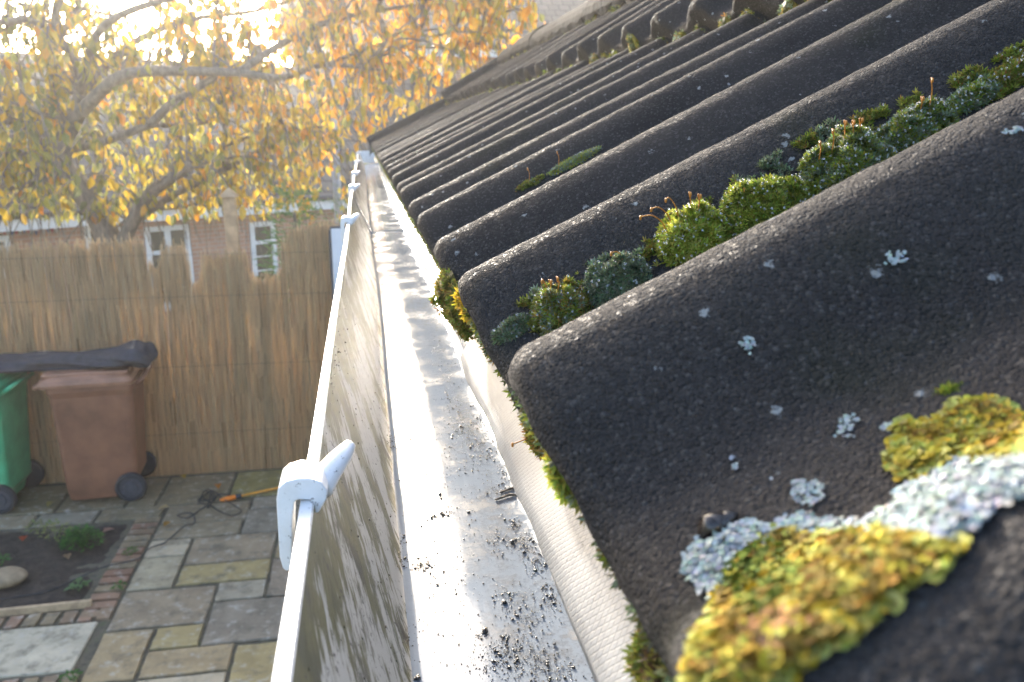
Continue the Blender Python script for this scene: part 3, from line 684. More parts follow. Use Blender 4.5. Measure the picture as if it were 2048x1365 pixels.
def course(name, S0, S1, root_, v0, v1, near, front=.028):
    vs_ = []; v = v0
    while v < v1: vs_.append(v); v += (.0028 if v < 1.3 else .006) if near else (.005 if v < 1.5 else .008)
    vs_ += [v1]
    ss = [('u', .07), ('f', front), ('f', front*.8), ('f', front*.5), ('s', .0)]
    s = .0; step = .0015
    while s < S1-S0: s += step; step = min(step*1.25, .0036 if near else .008); ss.append(('s', s))
    mb = MB(); verts = []
    for kind, a in ss:
        for v in vs_:
            if kind == 's':
                p = S0f(a, v, S0)
                amp = .00042 if near else .0006
                nn_ = noise.noise((p[0]*260, p[1]*260, p[2]*260))*.6+noise.noise((p[0]*110, p[1]*110, p[2]*110)); p = p+S0n*amp*nn_
                if a < .004: p = p-S0e*(.0016*noise.noise((v*60, a*300, 3)))
            elif kind == 'f':
                p = S0f(0, v, S0)-S0n*(a-.0)+S0e*.004*(a/front)+S0e*.0015*noise.noise((v*70, a*120, 7))
            else:
                p = S0f(0, v, S0)-S0n*front*.98+S0e*a
            verts.append(p)
    m = len(vs_); mb.add(verts, [(i*m+j, i*m+j+1, (i+1)*m+j+1, (i+1)*m+j)[::-1] for i in range(len(ss)-1) for j in range(m-1)])
    return mb.build(name, "tile", root_, smooth=True)
roof_root = empty("tiled_roof", (.1, 0, CZ-.2), "mossy dark grey roof of ribbed concrete tiles filling the right of the picture", "roof")
S0e, S0n = es, en
def S0f(a, v, S0): return surf1(S0+a, v)
course("tile_course", 0, .52, roof_root, -.35, VEND, True)
# second course, tilted a bit steeper and lapping the first
TH2 = math.radians(30.5); e2 = np.array([math.cos(TH2), 0, math.sin(TH2)]); n2 = np.array([-math.sin(TH2), 0, math.cos(TH2)]); P2 = np.array([.437, 0, CZ+.1665])
def surf2(s, v):
    h = prof(v)+.001*math.sin(v*13); e = 0
    if s < .010: e = .010-math.sqrt(max(0, .010**2-(.010-s)**2))
    return P2+e2*s+n2*(h-e)+np.array([0, v, 0])
S0e, S0n = e2, n2
def S0f(a, v, S0): return surf2(a, v)
course("tile_course", 0, .42, roof_root, -.35, VEND, False, .036)
# ridge: mortar bed and angled ridge tiles
XR, ZR = .742, CZ+.350
mb_ = MB(); prev = None; vs_ = np.arange(-.35, VEND, .02); vv = []
for v in vs_:
    h = prof(v)+RH0
    vv += [(XR-.012+.006*noise.noise((v*20, 1, 1)), v, ZR-.05+h*.6), (XR-.006+.008*noise.noise((v*30, 2, 1)), v, ZR+.008+.006*noise.noise((v*25, 5, 1))), (XR+.05, v, ZR+.03)]
mb_.add(vv, [(i*3+j, (i+1)*3+j, (i+1)*3+j+1, i*3+j+1) for i in range(len(vs_)-1) for j in range(2)]); mb_.build("mortar_bed", "mortar", roof_root, smooth=True)
v = -.33; i = 0
while v < VEND-.1:
    L = .445; sec = []
    for a in np.linspace(200, -20, 15): sec.append((XR+.10+.125*math.cos(math.radians(a)), ZR+.005+.085*math.sin(math.radians(a))+.006*math.sin(i*2.3)))
    inner = [(XR+.10+(p[0]-XR-.10)*.86, ZR+(p[1]-ZR)*.84) for p in sec][::-1]
    mb_ = MB(); poly = sec+inner; n_ = len(poly); st_ = np.linspace(v, v+L-.006, 26); vs2 = []
    for q in st_:
        for (x_, z_) in poly:
            dz = -.010*(.5+.5*math.cos(2*math.pi*(q-V0)/PITCH)) if z_ < ZR+.0 else 0
            vs2.append((x_+.002*noise.noise((q*30, z_*40, i)), q, z_-dz+.0025*noise.noise((q*25, x_*60, i))))
    fs2 = [(a*n_+b, a*n_+(b+1) % n_, (a+1)*n_+(b+1) % n_, (a+1)*n_+b) for a in range(25) for b in range(n_)]+[tuple(range(n_))[::-1], tuple(25*n_+b for b in range(n_))]
    mb_.add(vs2, fs2); mb_.build("ridge_tile", "ridge", roof_root, smooth=False, bevel=.003)
    v += L; i += 1
m_ = MB(); m_.add([(XR+.2, -.35, ZR+.0), (XR+.2, VEND, ZR), (XR+1.0, VEND, CZ-.10), (XR+1.0, -.35, CZ-.10)], [(0, 3, 2, 1)]); m_.build("back_slope", "tile", roof_root)
# verge mortar at the far gable
vg = MB(); q = []
for s in np.linspace(.0, .5, 30):
    p = surf1(s, VEND); q += [tuple(p+np.array([0, .004, .002])), tuple(p+np.array([0, .006, -.07]))]
vg.add(q, [(i*2, i*2+1, i*2+3, i*2+2) for i in range(29)]); 
vg.add([(.43, VEND+.004, CZ-.2), (.43, VEND+.004, CZ+.155), (XR+.1, VEND+.004, ZR+.06), (XR+1.0, VEND+.004, CZ-.1), (XR+1, VEND+.004, CZ-.2)], [(0, 1, 2, 3, 4)])
vg.build("verge_mortar", "mortar", roof_root)
# eaves sheet hanging from under the tiles into the gutter
rows = [(.16, -.075), (.102, -.106), (.081, -.121), (.069, -.1335), (.0605, -.145), (.0583, -.1485), (.0598, -.1500), (.0623, -.1475), (.070, -.1355)]
es_ = MB()
for va, vb in ((-.35, .545), (3.9, 4.7)):
    vs_ = list(np.arange(va, vb, .008)); vv = []
    for i, v in enumerate(vs_):
        for j, (x_, z_) in enumerate(rows):
            wob = .0030*noise.noise((v*9, j*.4, 1))+.0014*noise.noise((v*30, j*.7, 4)) if j > 0 else 0
            vv.append((x_+wob*.5, v, CZ+z_+wob))
    n_ = len(rows); es_.add(vv, [(i*n_+j, i*n_+j+1, (i+1)*n_+j+1, (i+1)*n_+j) for i in range(len(vs_)-1) for j in range(n_-1)])
es_.build("eaves_sheet", "membrane", roof_root, smooth=True)
# body of the building below
root = empty("house_wall", (.2, 2.5, 0), "our house wall and fascia board behind the gutter", "wall")
MB().box((.097, 2.35, CZ-.22), (.016, 5.9, .22)).build("fascia_board", "fascia", root)
MB().box((1.3, 2.15, 1.33), (1.9, 5.0, 2.66)).build("wall", "render", root)
MB().box((.23, 2.35, CZ-.322), (.24, 5.9, .012)).build("soffit", "fascia", root)
MB().box((1.0, 5.0, CZ-.25), (1.74, .6, .1)).build("flat_roof", "dark", root)
# ------------------------------------------------------------------ gutter
gy0, gy1 = -.4, 5.25
groot = empty("roof_gutter", (.04, 2.4, CZ-.2), "long white plastic gutter with wet shiny floor and algae stained side", "gutter")
lip = [(-.0263, -.1205), (-.0259, -.1195), (-.0221, -.1195), (-.0216, -.1208)]
inner = [(-.0213, -.1235), (-.0200, -.1300), (-.0150, -.1430), (-.0090, -.1580), (-.0028, -.1730), (.0028, -.1860), (.0066, -.1945), (.0092, -.1985), (.0150, -.1987), (.024, -.1967), (.030, -.1957), (.040, -.1953), (.064, -.1953), (.074, -.1948), (.0800, -.1925), (.0830, -.1880), (.0845, -.17), (.0855, -.12)]
outer = [(.0870, -.12), (.0865, -.19), (.082, -.1965), (.069, -.1990), (.014, -.2030), (.003, -.199), (-.003, -.187), (-.011, -.172), (-.018, -.158), (-.0245, -.146), (-.0285, -.135), (-.0266, -.125)]
loop = lip+inner+outer; ys_ = np.concatenate([np.arange(gy0, 1.6, .02), np.arange(1.6, gy1+.01, .08)]); vv = []
def gwob(v): return .0012*math.sin(v*2.1)+.0006*math.sin(v*6.7+1)
for v in ys_:
    for x_, z_ in loop: vv.append((x_+gwob(v), v, CZ+z_))
n_ = len(loop); tr = MB(); nl = len(lip); ni = len(inner)
for a in range(n_): pass
fs2 = []; mi = []
for i in range(len(ys_)-1):
    for j in range(n_):
        fs2.append((i*n_+j, (i+1)*n_+j, (i+1)*n_+(j+1) % n_, i*n_+(j+1) % n_)); mi.append(1 if nl-1 < j+1 <= nl+7 and j >= nl-1 else (2 if nl+7 < j+1 < nl+ni else 0))
tr.add(vv, fs2); tr.mi = mi; tr.build("trough", ["white", "gwall", "gfloor"], groot, smooth=False)
for oo in (bpy.data.objects["trough"],):
    oo.data.polygons.foreach_set("use_smooth", [m != 0 for m in mi])
MB().prism([(-.0225, -.121), (-.0190, -.125), (.004, -.193), (.079, -.195), (.0845, -.17), (.0845, -.121)], lambda p, t: (p[0], t, CZ+p[1]), gy1-.004, gy1).build("stop_end", "white", groot)
un = MB()
for yb in (1.68,):
    pl = [(x_+(.0012 if x_ < .04 else -.001), z_+.0014) for x_, z_ in inner[1:-1]]; n_ = len(pl); vv = [(x_, yb+t, CZ+z_) for t in (0, .05) for x_, z_ in pl]
    un.add(vv, [(j, n_+j, n_+j+1, j+1) for j in range(n_-1)]); un.add([(x_, yb+t, CZ+z_-dz) for dz in (0, .0015) for t in (0,) for x_, z_ in pl], [(j, j+1, n_+j+1, n_+j) for j in range(n_-1)])
un.build("joint_strip", "gfloor", groot, smooth=True)
# clips hooked over the gutter lip
def clip(Y, label, s=1.0, turn=0):
    o = empty("gutter_clip", (-.022, Y, CZ-.12), label, "gutter clip", "clips over the gutter lip")
    th = .0165; fnp = lambda p, t: (p[0], t, CZ+p[1])
    shape = [(-.0310, -.1445), (-.0324, -.1435), (-.0332, -.1390), (-.0329, -.1183), (-.0320, -.1140), (-.0295, -.1118), (-.0255, -.1110), (-.0215, -.1114), (-.0180, -.1130), (-.0162, -.1162), (-.0166, -.1190), (-.0196, -.1240), (-.0210, -.1238), (-.0210, -.1205), (-.0216, -.1190), (-.0260, -.1186), (-.0272, -.1196), (-.0282, -.125), (-.0296, -.1435)]
    b = MB(); b.prism(shape[::-1], fnp, Y-th/2, Y+th/2); hk = b.build("hook", "white", o, bevel=.0022, smooth=True); hk.modifiers["bevel"].segments = 4; hk.modifiers["bevel"].harden_normals = True
    a = MB(); pts = [(-.0200, Y+.001, CZ-.1190), (-.0160, Y+.008, CZ-.1155), (-.0125, Y+.014, CZ-.1133), (-.0105, Y+.018, CZ-.1121), (-.0088, Y+.021, CZ-.1110)]
    a.tube(smoothpts(pts, 4), np.interp(np.linspace(0, 1, 17), [0, .3, .8, .96, 1], [.0056, .0046, .0030, .0023, .0012]).tolist(), 10, squash=.8); a.build("prong", "white", o, smooth=True)
    return o
for i, (Y, lb) in enumerate([(.270, "nearest white hook clip with a prong on the gutter lip"), (1.137, "second white hook clip along the gutter lip"), (1.80, "third white hook clip, further along the gutter lip"), (2.40, "fourth white hook clip along the gutter lip"), (3.3, "second farthest white clip on the gutter lip"), (4.6, "farthest white clip close to the gutter's stop end")]): clip(Y, lb)
# ------------------------------------------------------------------ debris in the gutter
def onfloor(x, y): return atz(x, y, CZ-.1945)
db = MB()
def crumb(p, r, floor=True):
    c = random.choice([(.07, .058, .046), (.07, .055, .042), (.035, .028, .022), (.10, .08, .055), (.07, .07, .04)])
    db.ball((p[0], p[1], p[2]+r*.35), r, c, jit=.4, n=5, sc=(1, random.uniform(.8, 1.6), .7))
CL = [(870, 640, 30, 18, 70), (880, 690, 26, 22, 130), (895, 735, 30, 20, 150), (910, 790, 34, 24, 200), (940, 850, 36, 34, 420), (965, 900, 40, 40, 420), (915, 830, 30, 30, 200), (770, 872, 26, 18, 260), (745, 590, 10, 14, 50), (740, 560, 8, 10, 30), (790, 1110, 26, 12, 110), (845, 1120, 24, 9, 100), (800, 1065, 12, 10, 30),
      (1030, 1048, 14, 10, 60), (1050, 1085, 34, 18, 240), (1075, 1120, 24, 24, 170), (1100, 1190, 22, 22, 110), (1015, 950, 26, 40, 220), (1000, 985, 30, 14, 110), (890, 1025, 20, 8, 40), (860, 1030, 18, 12, 30), (990, 1080, 20, 20, 60), (1010, 1190, 30, 14, 50), (1060, 1230, 60, 40, 150), (1040, 1310, 70, 34, 200), (1100, 1345, 80, 30, 200), (985, 1330, 50, 30, 90), (960, 1270, 14, 8, 26), (968, 1262, 4, 4, 4), (835, 1338, 5, 5, 5), (1010, 1290, 30, 20, 70), (800, 470, 18, 14, 22), (780, 440, 20, 10, 18), (790, 415, 14, 8, 12), (760, 430, 6, 20, 12), (900, 960, 60, 60, 110), (880, 880, 50, 40, 90), (920, 1150, 120, 90, 160), (940, 1060, 90, 60, 110), (850, 1250, 70, 80, 60), (830, 900, 50, 60, 60)]
for cx, cy, rx, ry, n_ in CL:
    for _ in range(int(n_*2.2)):
        x, y = cx+random.gauss(0, rx*.62), cy+random.gauss(0, ry*.62); p = onfloor(x, y)
        if -.006 < p[0] < .0072: p[0] = .0072+random.random()*.003
        if not .007 < p[0] < .085 or p[1] < .05: continue
        zf = CZ+np.interp(p[0], [.0066, .0092, .0150, .024, .030, .040, .074, .080, .083], [-.1945, -.1985, -.1987, -.1967, -.1957, -.1953, -.1948, -.1925, -.188])
        r = min(.0022, abs(random.lognormvariate(-8.8, .6)))*(1 if n_ > 10 else 2.6); crumb((p[0], p[1], zf), r)
for _ in range(900):      # grime specks on the stained side wall and lip
    v = .08+random.random()**2*2.4; t = random.random()**1.5; i = int(t*6); x_ = np.interp(t*7, range(8), [q[0] for q in inner[:8]]); z_ = np.interp(t*7, range(8), [q[1] for q in inner[:8]])
    crumb((x_+.0003, v, CZ+z_), random.uniform(.0002, .0008))
o = db.build("gutter_debris", "debris", smooth=True); tag(o, "dark wet grit and dirt crumbs scattered in the gutter", "debris", kind="stuff")
tg = MB()
for (a, b) in (((1000, 985), (1060, 975)), ((990, 1000), (1050, 990))):
    p, q = onfloor(*a), onfloor(*b); tg.tube([p, (p+q)/2+np.array([0, .002, .0006]), q], [.0005, .0008, .0003], 6)
tag(tg.build("plant_sprig", "bark"), "thin dark green twig scraps lying in the gutter under the eaves sheet", "twig")
# ------------------------------------------------------------------ moss
MG = [(.13, .17, .022), (.19, .23, .03), (.25, .28, .045), (.09, .12, .02)]; MGB = [(.27, .31, .035), (.36, .39, .06), (.19, .22, .025), (.42, .44, .09)]
MGG = [(.14, .19, .11), (.21, .26, .17), (.09, .12, .06), (.17, .20, .10)]; MOL = [(.19, .18, .035), (.27, .24, .055), (.12, .12, .02), (.24, .15, .035)]
def shoot(mb, p, nrm, L, cols, nb=6, wd=.28):
    nrm = Vector(nrm).normalized(); a = nrm.orthogonal().normalized(); b = nrm.cross(a); ph = random.uniform(0, 6.28); c = random.choice(cols); p = Vector(p)
    for k_ in range(nb):
        q = ph+6.283*k_/nb; up = random.uniform(.35, 1.3); d = (a*math.cos(q)+b*math.sin(q)+nrm*up).normalized(); s_ = d.cross(nrm).normalized()*L*wd*.5; l = L*random.uniform(.7, 1.2)
        mb.add([p+s_*.4, p-s_*.4, p+d*l*.55-s_, p+d*l, p+d*l*.55+s_], [(0, 1, 2, 3, 4)], tuple(x*random.uniform(.8, 1.2) for x in c))
def moss(center, axis, nrm, rx, ry, h, n, cols, label, L=.0035, dew=40, stalks=(), name="moss_cushion", grp=None, cat="moss"):
    c = np.array(center); ax = np.array(axis)/np.linalg.norm(axis); nr = np.array(nrm)/np.linalg.norm(nrm); sd_ = np.cross(nr, ax); sd_ /= np.linalg.norm(sd_)
    cols = [tuple(min(.6, q*1.35) for q in c_) for c_ in cols]; mb = MB(); seed = random.uniform(0, 50); core = []
    def dome(u, a, k=1.0):
        lump = 1+.5*noise.noise((u*1.6*math.cos(a)+seed, u*1.6*math.sin(a), seed))+.3*noise.noise((u*4*math.cos(a)+seed, u*4*math.sin(a), 3))
        z = h*math.sqrt(max(0, 1-u*u))*lump*k; return c+ax*rx*u*math.cos(a)*(.9+.1*lump)+sd_*ry*u*math.sin(a)*(.9+.1*lump)+nr*(z-.002)
    N1_, N2_ = 7, 16
    for i in range(N1_+1):
        for j in range(N2_): core.append(dome(i/N1_, 2*math.pi*j/N2_, .88))
    mb.add(core, [(i*N2_+j, i*N2_+(j+1) % N2_, (i+1)*N2_+(j+1) % N2_, (i+1)*N2_+j) for i in range(N1_) for j in range(N2_)], tuple(x*.45 for x in cols[0]))
    tops = []
    for _ in range(n):
        u = math.sqrt(random.random())*1.02; u = min(u, .995); a = random.uniform(0, 6.283); p = dome(u, a)
        nn_ = nr*math.sqrt(max(.05, 1-u*u))/h*.02+ax*math.cos(a)*u/rx*.02+sd_*math.sin(a)*u/ry*.02
        nn_ = Vector(nn_)+Vector((random.gauss(0, .3), random.gauss(0, .3), random.gauss(0, .3)))*.6
        shoot(mb, p, nn_, L*random.uniform(.7, 1.3), cols, random.randint(5, 7)); tops.append((p, nn_.normalized()))
    o = mb.build(name, "moss", loc=tuple(c)); tag(o, label, cat, grp)
    if dew >= 12:
        d = MB()
        for _ in range(dew):
            p, nn_ = random.choice(tops); d.ball(np.array(p)+np.array(nn_)*L*.9, random.uniform(.0003, .0007)*(L/.0035)**.5, n=6)
        tag(d.build("dew_drops", "dew", o, smooth=True), kind="stuff")
    for (dx, hh, lean) in stalks:
        p = c+ax*rx*dx+nr*h*.8; d = Vector(nr+np.array([0, 0, .8])+ax*lean).normalized(); s_ = MB(); hh *= .55; e = Vector(p)+d*hh; 
        s_.tube(smoothpts([p, Vector(p)+d*hh*.5+Vector((.0008, 0, .0008)), e, e+Vector((lean*.004, -.001, -.0005))], 4), .00028, 5); s_.ball(e+Vector((lean*.004, -.001, -.0008)), .0006, n=6, sc=(1, 1, 1.9)); s_.build("stalk", "stalk", o, smooth=True)
    return o
def inpoly(x, y, P_):
    c = False; n_ = len(P_)
    for i in range(n_):
        x1, y1 = P_[i]; x2, y2 = P_[i-1]
        if (y1 > y) != (y2 > y) and x < (x2-x1)*(y-y1)/(y2-y1)+x1: c = not c
    return c
def mosspx(x, y, wpx, hpx, n, cols, label, stalks=(), L=.0028, dew=40, grp="moss cushions on the roof tiles", sx=.64):
    p, s, v = raymarch(x, y+hpx*.35)
    if p is None: return
    k_ = (np.array(p)-CAM)@F_/F
    return moss(p, es, en*.8+np.array([0, -.35, .25]), wpx*k_*.5*1.12, hpx*k_*sx, hpx*k_*.56, int(n*1.9), cols, label, L*.85, int(dew*2.2), stalks, grp=grp)
mosspx(1120, 590, 110, 100, 420, MOL+MGG[:2]+MG, "olive moss cushion with orange stalks, lowest in the big tile channel", [(-.3, .016, -.1), (-.2, .014, .2), (.1, .013, .1)])
mosspx(1235, 540, 120, 90, 460, MGG, "blue green moss cushion above the olive one in the big tile channel", [(.3, .012, -.6)])
mosspx(1385, 440, 130, 115, 620, MGB, "bright yellow green moss cushion with curved orange stalks in the tile channel", [(-.5, .02, -.9), (-.3, .022, -.5), (.0, .02, .1), (-.7, .018, -1.2), (.25, .015, .2)], dew=90)
mosspx(1525, 385, 165, 120, 720, MGB[:3]+MG, "largest rounded green moss cushion in the middle of the tile channel", [(-.4, .008, 0)], dew=90)
mosspx(1690, 300, 170, 120, 760, MG+MGG+MGB[:1], "mixed green moss cushion with upright stalks, second widest in the channel", [(-.3, .018, 0), (-.05, .02, .1), (.15, .017, .1), (.3, .016, .2), (-.6, .014, 0)], dew=90)
mosspx(1830, 235, 160, 75, 520, MG+MGG[:2], "dark green moss cushion higher up the tile channel", [(.35, .022, 0), (.1, .012, .1)], dew=70)
mosspx(1945, 180, 120, 46, 300, MG[:2]+MGG[:2], "thin dark moss strip second from the right edge", dew=30)
mosspx(2030, 130, 110, 50, 240, MG[:2]+MOL, "thin olive moss strip at the right edge of the picture", dew=20)
mosspx(1025, 645, 70, 34, 150, MGG, "small grey green moss tuft near the eaves end of the channel", dew=12, L=.003)
mosspx(1150, 316, 105, 15, 300, MGG[:2]+MGB[:2], "low pale green moss strip on a farther roll of the first row", [(-.6, .02, 0)], dew=40, L=.0032)
mosspx(1060, 362, 60, 14, 70, MG+MOL, "very thin moss line below the pale strip on the farther roll", [(.0, .018, 0)], dew=6, L=.003)
mosspx(1900, 772, 34, 20, 40, MG[:3], "lone tiny green moss spot on the wide near roll", dew=0, L=.0022)
mosspx(1952, 990, 40, 36, 70, MGB[:3], "small round moss ball sitting on the pale blue lichen", dew=4, L=.002)
MATP = [(1010, 662), (1030, 620), (1080, 570), (1300, 480), (1420, 390), (1650, 255), (1850, 190), (2060, 85), (2060, 165), (1880, 275), (1700, 370), (1560, 460), (1400, 520), (1250, 590), (1130, 660), (1050, 675)]
mm = MB(); got = 0; dm = MB()
while got < 2700:
    x, y = random.uniform(930, 2060), random.uniform(80, 700)
    if not inpoly(x, y, MATP): continue
    g_ = noise.noise((x*.014, y*.014, 3))+.5*noise.noise((x*.05, y*.05, 8))
    if g_ < .02: continue
    p, s_, v_ = raymarch(x, y); got += 1
    if p is None or not .262 < v_ < .42 or prof(v_) > -.006: continue
    lf_ = .0022*max(0, g_+.2)*random.random()*2; cols_ = MGG if noise.noise((x*.01, y*.01, 17)) > .1 else (MG if random.random() < .6 else MOL)
    cols_ = [tuple(q*1.3 for q in c_) for c_ in cols_]
    shoot(mm, np.array(p)+en*lf_, Vector(en)+Vector((random.gauss(0, .4), random.gauss(-.2, .4), random.gauss(0, .3))), random.uniform(.0018, .0032), cols_, 6)
    if random.random() < .05: dm.ball(np.array(p)+en*(lf_+.0022), random.uniform(.0003, .0006), n=6)
mo = mm.build("moss_mat", "moss", loc=(.2, .3, CZ)); tag(mo, "low ragged moss mat filling the tile channel between the taller cushions", "moss")
tag(dm.build("dew_drops", "dew", mo, smooth=True), kind="stuff")
# moss hanging from the eaves edge
def edge_pt(v, drop): return surf1(0.004, v)-en*drop-es*.003
fr = MB()
v = .13
while v < VEND-.05:
    k_ = .35+.65*max(0, noise.noise((v*11, 2, 2))+.35); step = .0016 if v < .8 else .0035
    for _ in range(2):
        if random.random() < k_: 
            dr = .008+.022*random.random(); p = edge_pt(v+random.gauss(0, .002), dr)
            shoot(fr, p, -es*.8+np.array([random.gauss(0, .4), random.gauss(0, .4), random.gauss(-.2, .4)]), random.uniform(.0022, .0042)*(1 if v < .8 else 1.4), random.choice([MGG, MG, MOL, MGG]), 5)
    v += step
tag(fr.build("moss_fringe", "moss"), "thin fringe of moss and lichen along the eaves edge", "moss", kind="stuff")
def edgemoss(v, drop, rx, ry, h, n, cols, label, L=.0035, stalks=()):
    p = edge_pt(v, drop); return moss(p, np.array([0, 1, 0]), -es+np.array([0, -.3, .1]), rx, ry, h, n, cols, label, L, 10, stalks, grp="moss tufts on the eaves edge")
edgemoss(.4985, .022, .024, .022, .014, 420, MOL+MG[:1], "thick olive moss block hanging over the gutter at the eaves edge", .0032)
edgemoss(.159, .030, .012, .008, .009, 420, MG+MOL+MGB[:1], "bright green moss tuft hanging over the eaves sheet, nearest the camera", .0026)
edgemoss(.146, .026, .012, .010, .007, 160, [(.05, .03, .015), (.08, .05, .02)]+MOL[:1], "brown dead moss clump beside the nearest bright green tuft", .003)
edgemoss(.380, .012, .006, .008, .004, 60, [(.55, .35, .03), (.42, .28, .03)], "tiny orange yellow moss tuft on a tile corner at the eaves", .003)
edgemoss(.208, .022, .007, .009, .004, 80, [(.40, .40, .06), (.25, .30, .05)], "yellow green moss tuft below the big near roll's tip", .003)
edgemoss(.305, .02, .010, .008, .005, 90, MOL, "rusty olive moss tuft at the eaves end of the big channel", .003, [(-.2, .012, -.8)])
# moss teeth under the second row of tiles
for i in range(30):
    v = .62+i*.15+random.gauss(0, .015)-.02
    if v > VEND-.1: break
    b = surf2(0, v)-n2*.024-e2*.004; hgt = random.uniform(.020, .034)*(1.25 if i < 6 else 1)
    lb = ["knobbly moss tooth under the second tile row, nearest of its line", "tall pale moss tooth under the second tile row, second of its line"][i] if i < 2 else "small moss tooth under the edge of the second tile row, one of a long line"
    moss(b, n2, -e2+np.array([0, -.5, 0]), hgt*1.1, .011+.010*random.random(), .012, 110 if i < 8 else 50, random.choice([MOL, MG, MOL+MGG]), lb, .0045, 6 if i < 6 else 0, [(.8, .012, .3)] if i < 7 and random.random() < .6 else (), name="moss_tooth", grp="moss teeth under the second tile row")
tf = MB()
for i in range(4600):
    v = random.uniform(.4, VEND-.05); 
    if noise.noise((v*9, 4, 4)) < -.15: continue
    p = surf2(0, v)-n2*random.uniform(.022, .036)-e2*.003
    shoot(tf, p, -e2+np.array([random.gauss(0, .4), random.gauss(0, .4), random.gauss(.2, .4)]), .005, random.choice([MG, MOL, MGG]), 5)
for i in range(2600):
    v = random.uniform(.6, VEND-.05); p = np.array([XR-.016, v, ZR-.02+random.uniform(-.012, .014)])
    if noise.noise((v*8, 9, 4)) > .0: shoot(tf, p, np.array([-1, -.4, .3])+np.random.normal(0, .3, 3), .007, random.choice([MG, MOL, MGG]), 5)
tag(tf.build("moss_film", "moss"), "thin moss film under the upper tile edges and ridge", "moss", kind="stuff")
# ------------------------------------------------------------------ lichens
def flake(mb, p, n_, r, col, cup=.18):
    n_ = Vector(n_).normalized(); a = n_.orthogonal().normalized(); b = n_.cross(a); ph = random.uniform(0, 6.28); m = 7; p = Vector(p); vs = [p]
    for j in range(m):
        q = ph+2*math.pi*j/m; rr = r*random.uniform(.7, 1.15); vs.append(p+a*rr*math.cos(q)+b*rr*math.sin(q)+n_*r*(cup+random.uniform(-.15, .2)))
    mb.add(vs, [(0, 1+j, 1+(j+1) % m) for j in range(m)], tuple(min(1, x*random.uniform(.85, 1.12)) for x in col))
def roofn(v):
    e = .002; d = (prof(v+e)-prof(v-e))/(2*e); n_ = en-np.array([0, d, 0]); return n_/np.linalg.norm(n_)
def lichen(poly, n, rr, colf, lift, label, thick, name="lichen_patch", grp=None):
    xs_ = [p[0] for p in poly]; ys2 = [p[1] for p in poly]; mb = MB(); cen = None; t = 0; got = 0; dim = .82 if n > 2000 and rr > .0009 else 1
    while got < n and t < n*6:
        t += 1; x, y = random.uniform(min(xs_), max(xs_)), random.uniform(min(ys2), max(ys2))
        jx, jy = 16*noise.noise((x*.03, y*.03, 1))+17*noise.noise((x*.15, y*.15, 2)), 16*noise.noise((x*.03, y*.03, 5))+17*noise.noise((x*.15, y*.15, 6))
        if not inpoly(x+jx, y+jy, poly): continue
        if n > 4000 and n < 5000 and noise.noise((x*.085, y*.085, 21)) > .22: continue
        if n < 4000 and n > 1000 or n >= 5000:
            if noise.noise((x*.06, y*.06, 31)) > .42: continue
        if n < 500 and noise.noise((x*.11, y*.11, 9)) < -.02: continue
        p, s, v = raymarch(x, y)
        if p is None: continue
        got += 1; cen = p if cen is None else cen; nn_ = roofn(v)
        hgt = lift*(.4+1.2*abs(noise.noise((p[0]*90, p[1]*90, p[2]*90))))*random.random()
        edge = min(1, sum(inpoly(x+dx, y+dy, poly) for dx, dy in ((18, 0), (-18, 0), (0, 14), (0, -14)))/4)
        flake(mb, np.array(p)+nn_*(hgt*edge+.0004), Vector(nn_)+Vector((random.gauss(0, .24), random.gauss(0, .24), random.gauss(0, .24))), rr*random.uniform(.6, 1.3), tuple(q*dim for q in colf(x, y, edge)))
    tag(mb.build(name, "lichen", loc=tuple(cen), smooth=False), label, "lichen", grp)
def ycol(x, y, e):
    t = noise.noise((x*.018, y*.018, 2))+random.gauss(0, .14)
    if x < 1760 and abs(x-1530)+abs(y-1165) < 95 and random.random() < .7: return random.choice([(.16, .22, .03), (.25, .28, .04), (.12, .16, .03)])
    if abs(x-1560)*.8+abs(y-1275) < 60 and random.random() < .45: return (.46, .27, .12)
    if e < 1 or t > .28: return random.choice([(.62, .54, .08), (.64, .60, .18), (.58, .43, .04), (.55, .56, .14)])
    if t > -.05: return random.choice([(.46, .35, .035), (.44, .38, .06), (.42, .27, .03), (.38, .38, .07)])
    return random.choice([(.27, .18, .03), (.24, .19, .05), (.34, .20, .03)])
def bcol(x, y, e): return random.choice([(.46, .53, .55), (.52, .59, .61), (.40, .47, .47), (.56, .61, .58)])
Y1 = [(1370, 1380), (1400, 1270), (1430, 1240), (1415, 1225), (1480, 1110), (1560, 1062), (1640, 1078), (1730, 1062), (1800, 1080), (1870, 1090), (1930, 1105), (1870, 1155), (1780, 1215), (1700, 1285), (1600, 1345), (1540, 1380)]
Y2 = [(1775, 930), (1778, 880), (1805, 850), (1850, 858), (1900, 825), (1950, 800), (2010, 810), (2065, 850), (2065, 925), (1990, 925), (1930, 915), (1850, 955), (1815, 968)]
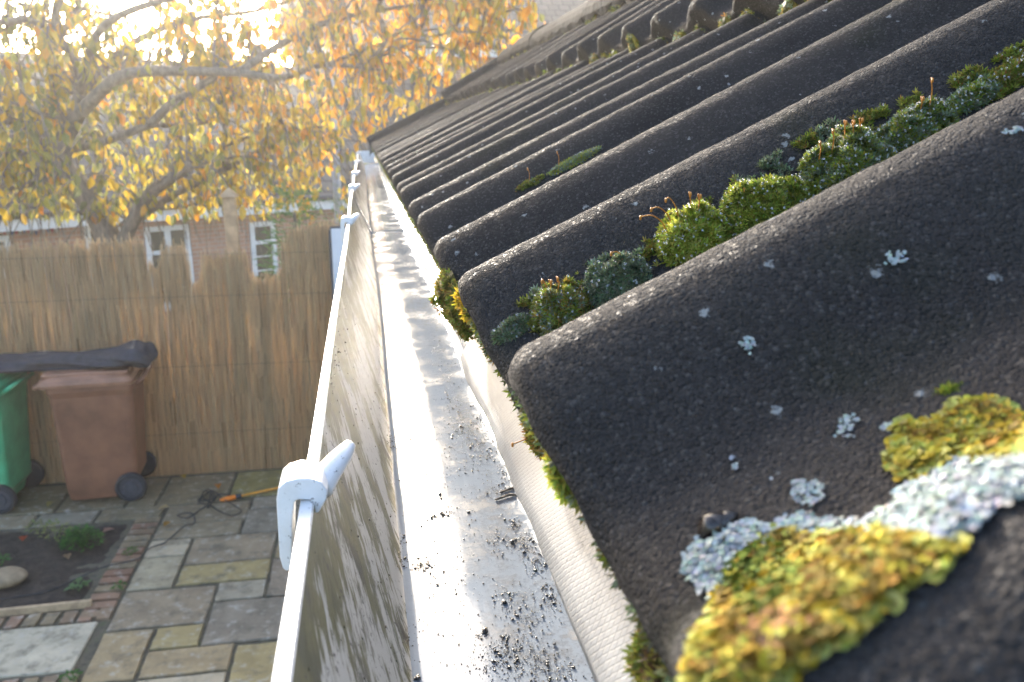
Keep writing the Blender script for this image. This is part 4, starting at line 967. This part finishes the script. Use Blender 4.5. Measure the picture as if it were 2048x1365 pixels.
B1 = [(1368, 1135), (1385, 1100), (1450, 1070), (1495, 1042), (1545, 1055), (1600, 1030), (1640, 1048), (1750, 1042), (1800, 1000), (1850, 955), (1930, 920), (2065, 925), (2065, 985), (1990, 1020), (1960, 1055), (1890, 1100), (1800, 1085), (1730, 1075), (1640, 1085), (1560, 1075), (1500, 1110), (1460, 1170), (1440, 1215), (1400, 1190)]
LG = "lichens on the wide near tile"
lichen(B1, 4200, .00075, bcol, .0014, "pale blue grey lichen crust spreading between the two yellow lichens", .001, grp=LG)
lichen(Y1, 5200, .00105, ycol, .0019, "big yellow and ochre leafy lichen at the bottom of the roof", .004, grp=LG)
lichen(Y2, 2500, .0011, ycol, .0018, "smaller yellow leafy lichen at the right edge above the blue crust", .003, grp=LG)
def blob(cx, cy, rx, ry, n=9):
    return [(cx+rx*math.cos(a)*random.uniform(.5, 1.15), cy+ry*math.sin(a)*random.uniform(.5, 1.15)) for a in np.linspace(0, 6.28, n, endpoint=False)]
for cx, cy, rx, ry, n_, lb in ((1622, 985, 46, 36, 420, "pale lichen rosette just above the blue crust"), (1697, 855, 26, 26, 170, "small white lichen patch left of the upper yellow lichen"), (1778, 860, 22, 11, 90, "tiny white lichen streak touching the upper yellow lichen"),
                           (1493, 692, 17, 16, 110, "white lichen dot alone in the middle of the near roll"), (1792, 518, 26, 16, 120, "faint white lichen smudge high on the near roll"), (1473, 930, 14, 16, 50, "speckled pale lichen left of the rosette"), (2030, 265, 26, 10, 90, "white lichen smear by the right edge on the near roll"), (1545, 965, 6, 6, 12, "single pale lichen speck left of the rosette")):
    lichen(blob(cx, cy, rx, ry), int(n_*.8), .00045, bcol, .0004, lb, .0005, name="lichen_spot", grp="small white lichens on the near tile")
m_ = MB(); p, s, v = raymarch(1425, 1058); m_.ball(p, .0035, (.03, .022, .018), jit=.4, n=8); m_.ball(np.array(p)+np.array([.003, 0, .001]), .0028, (.04, .03, .022), jit=.4, n=7)
tag(m_.build("dirt_clod", "debris", smooth=True, loc=tuple(p)), "small dark brown dirt clod beside the blue lichen crust", "dirt")
for o in bpy.data.objects:
    if "_loc" in o.keys(): del o["_loc"]
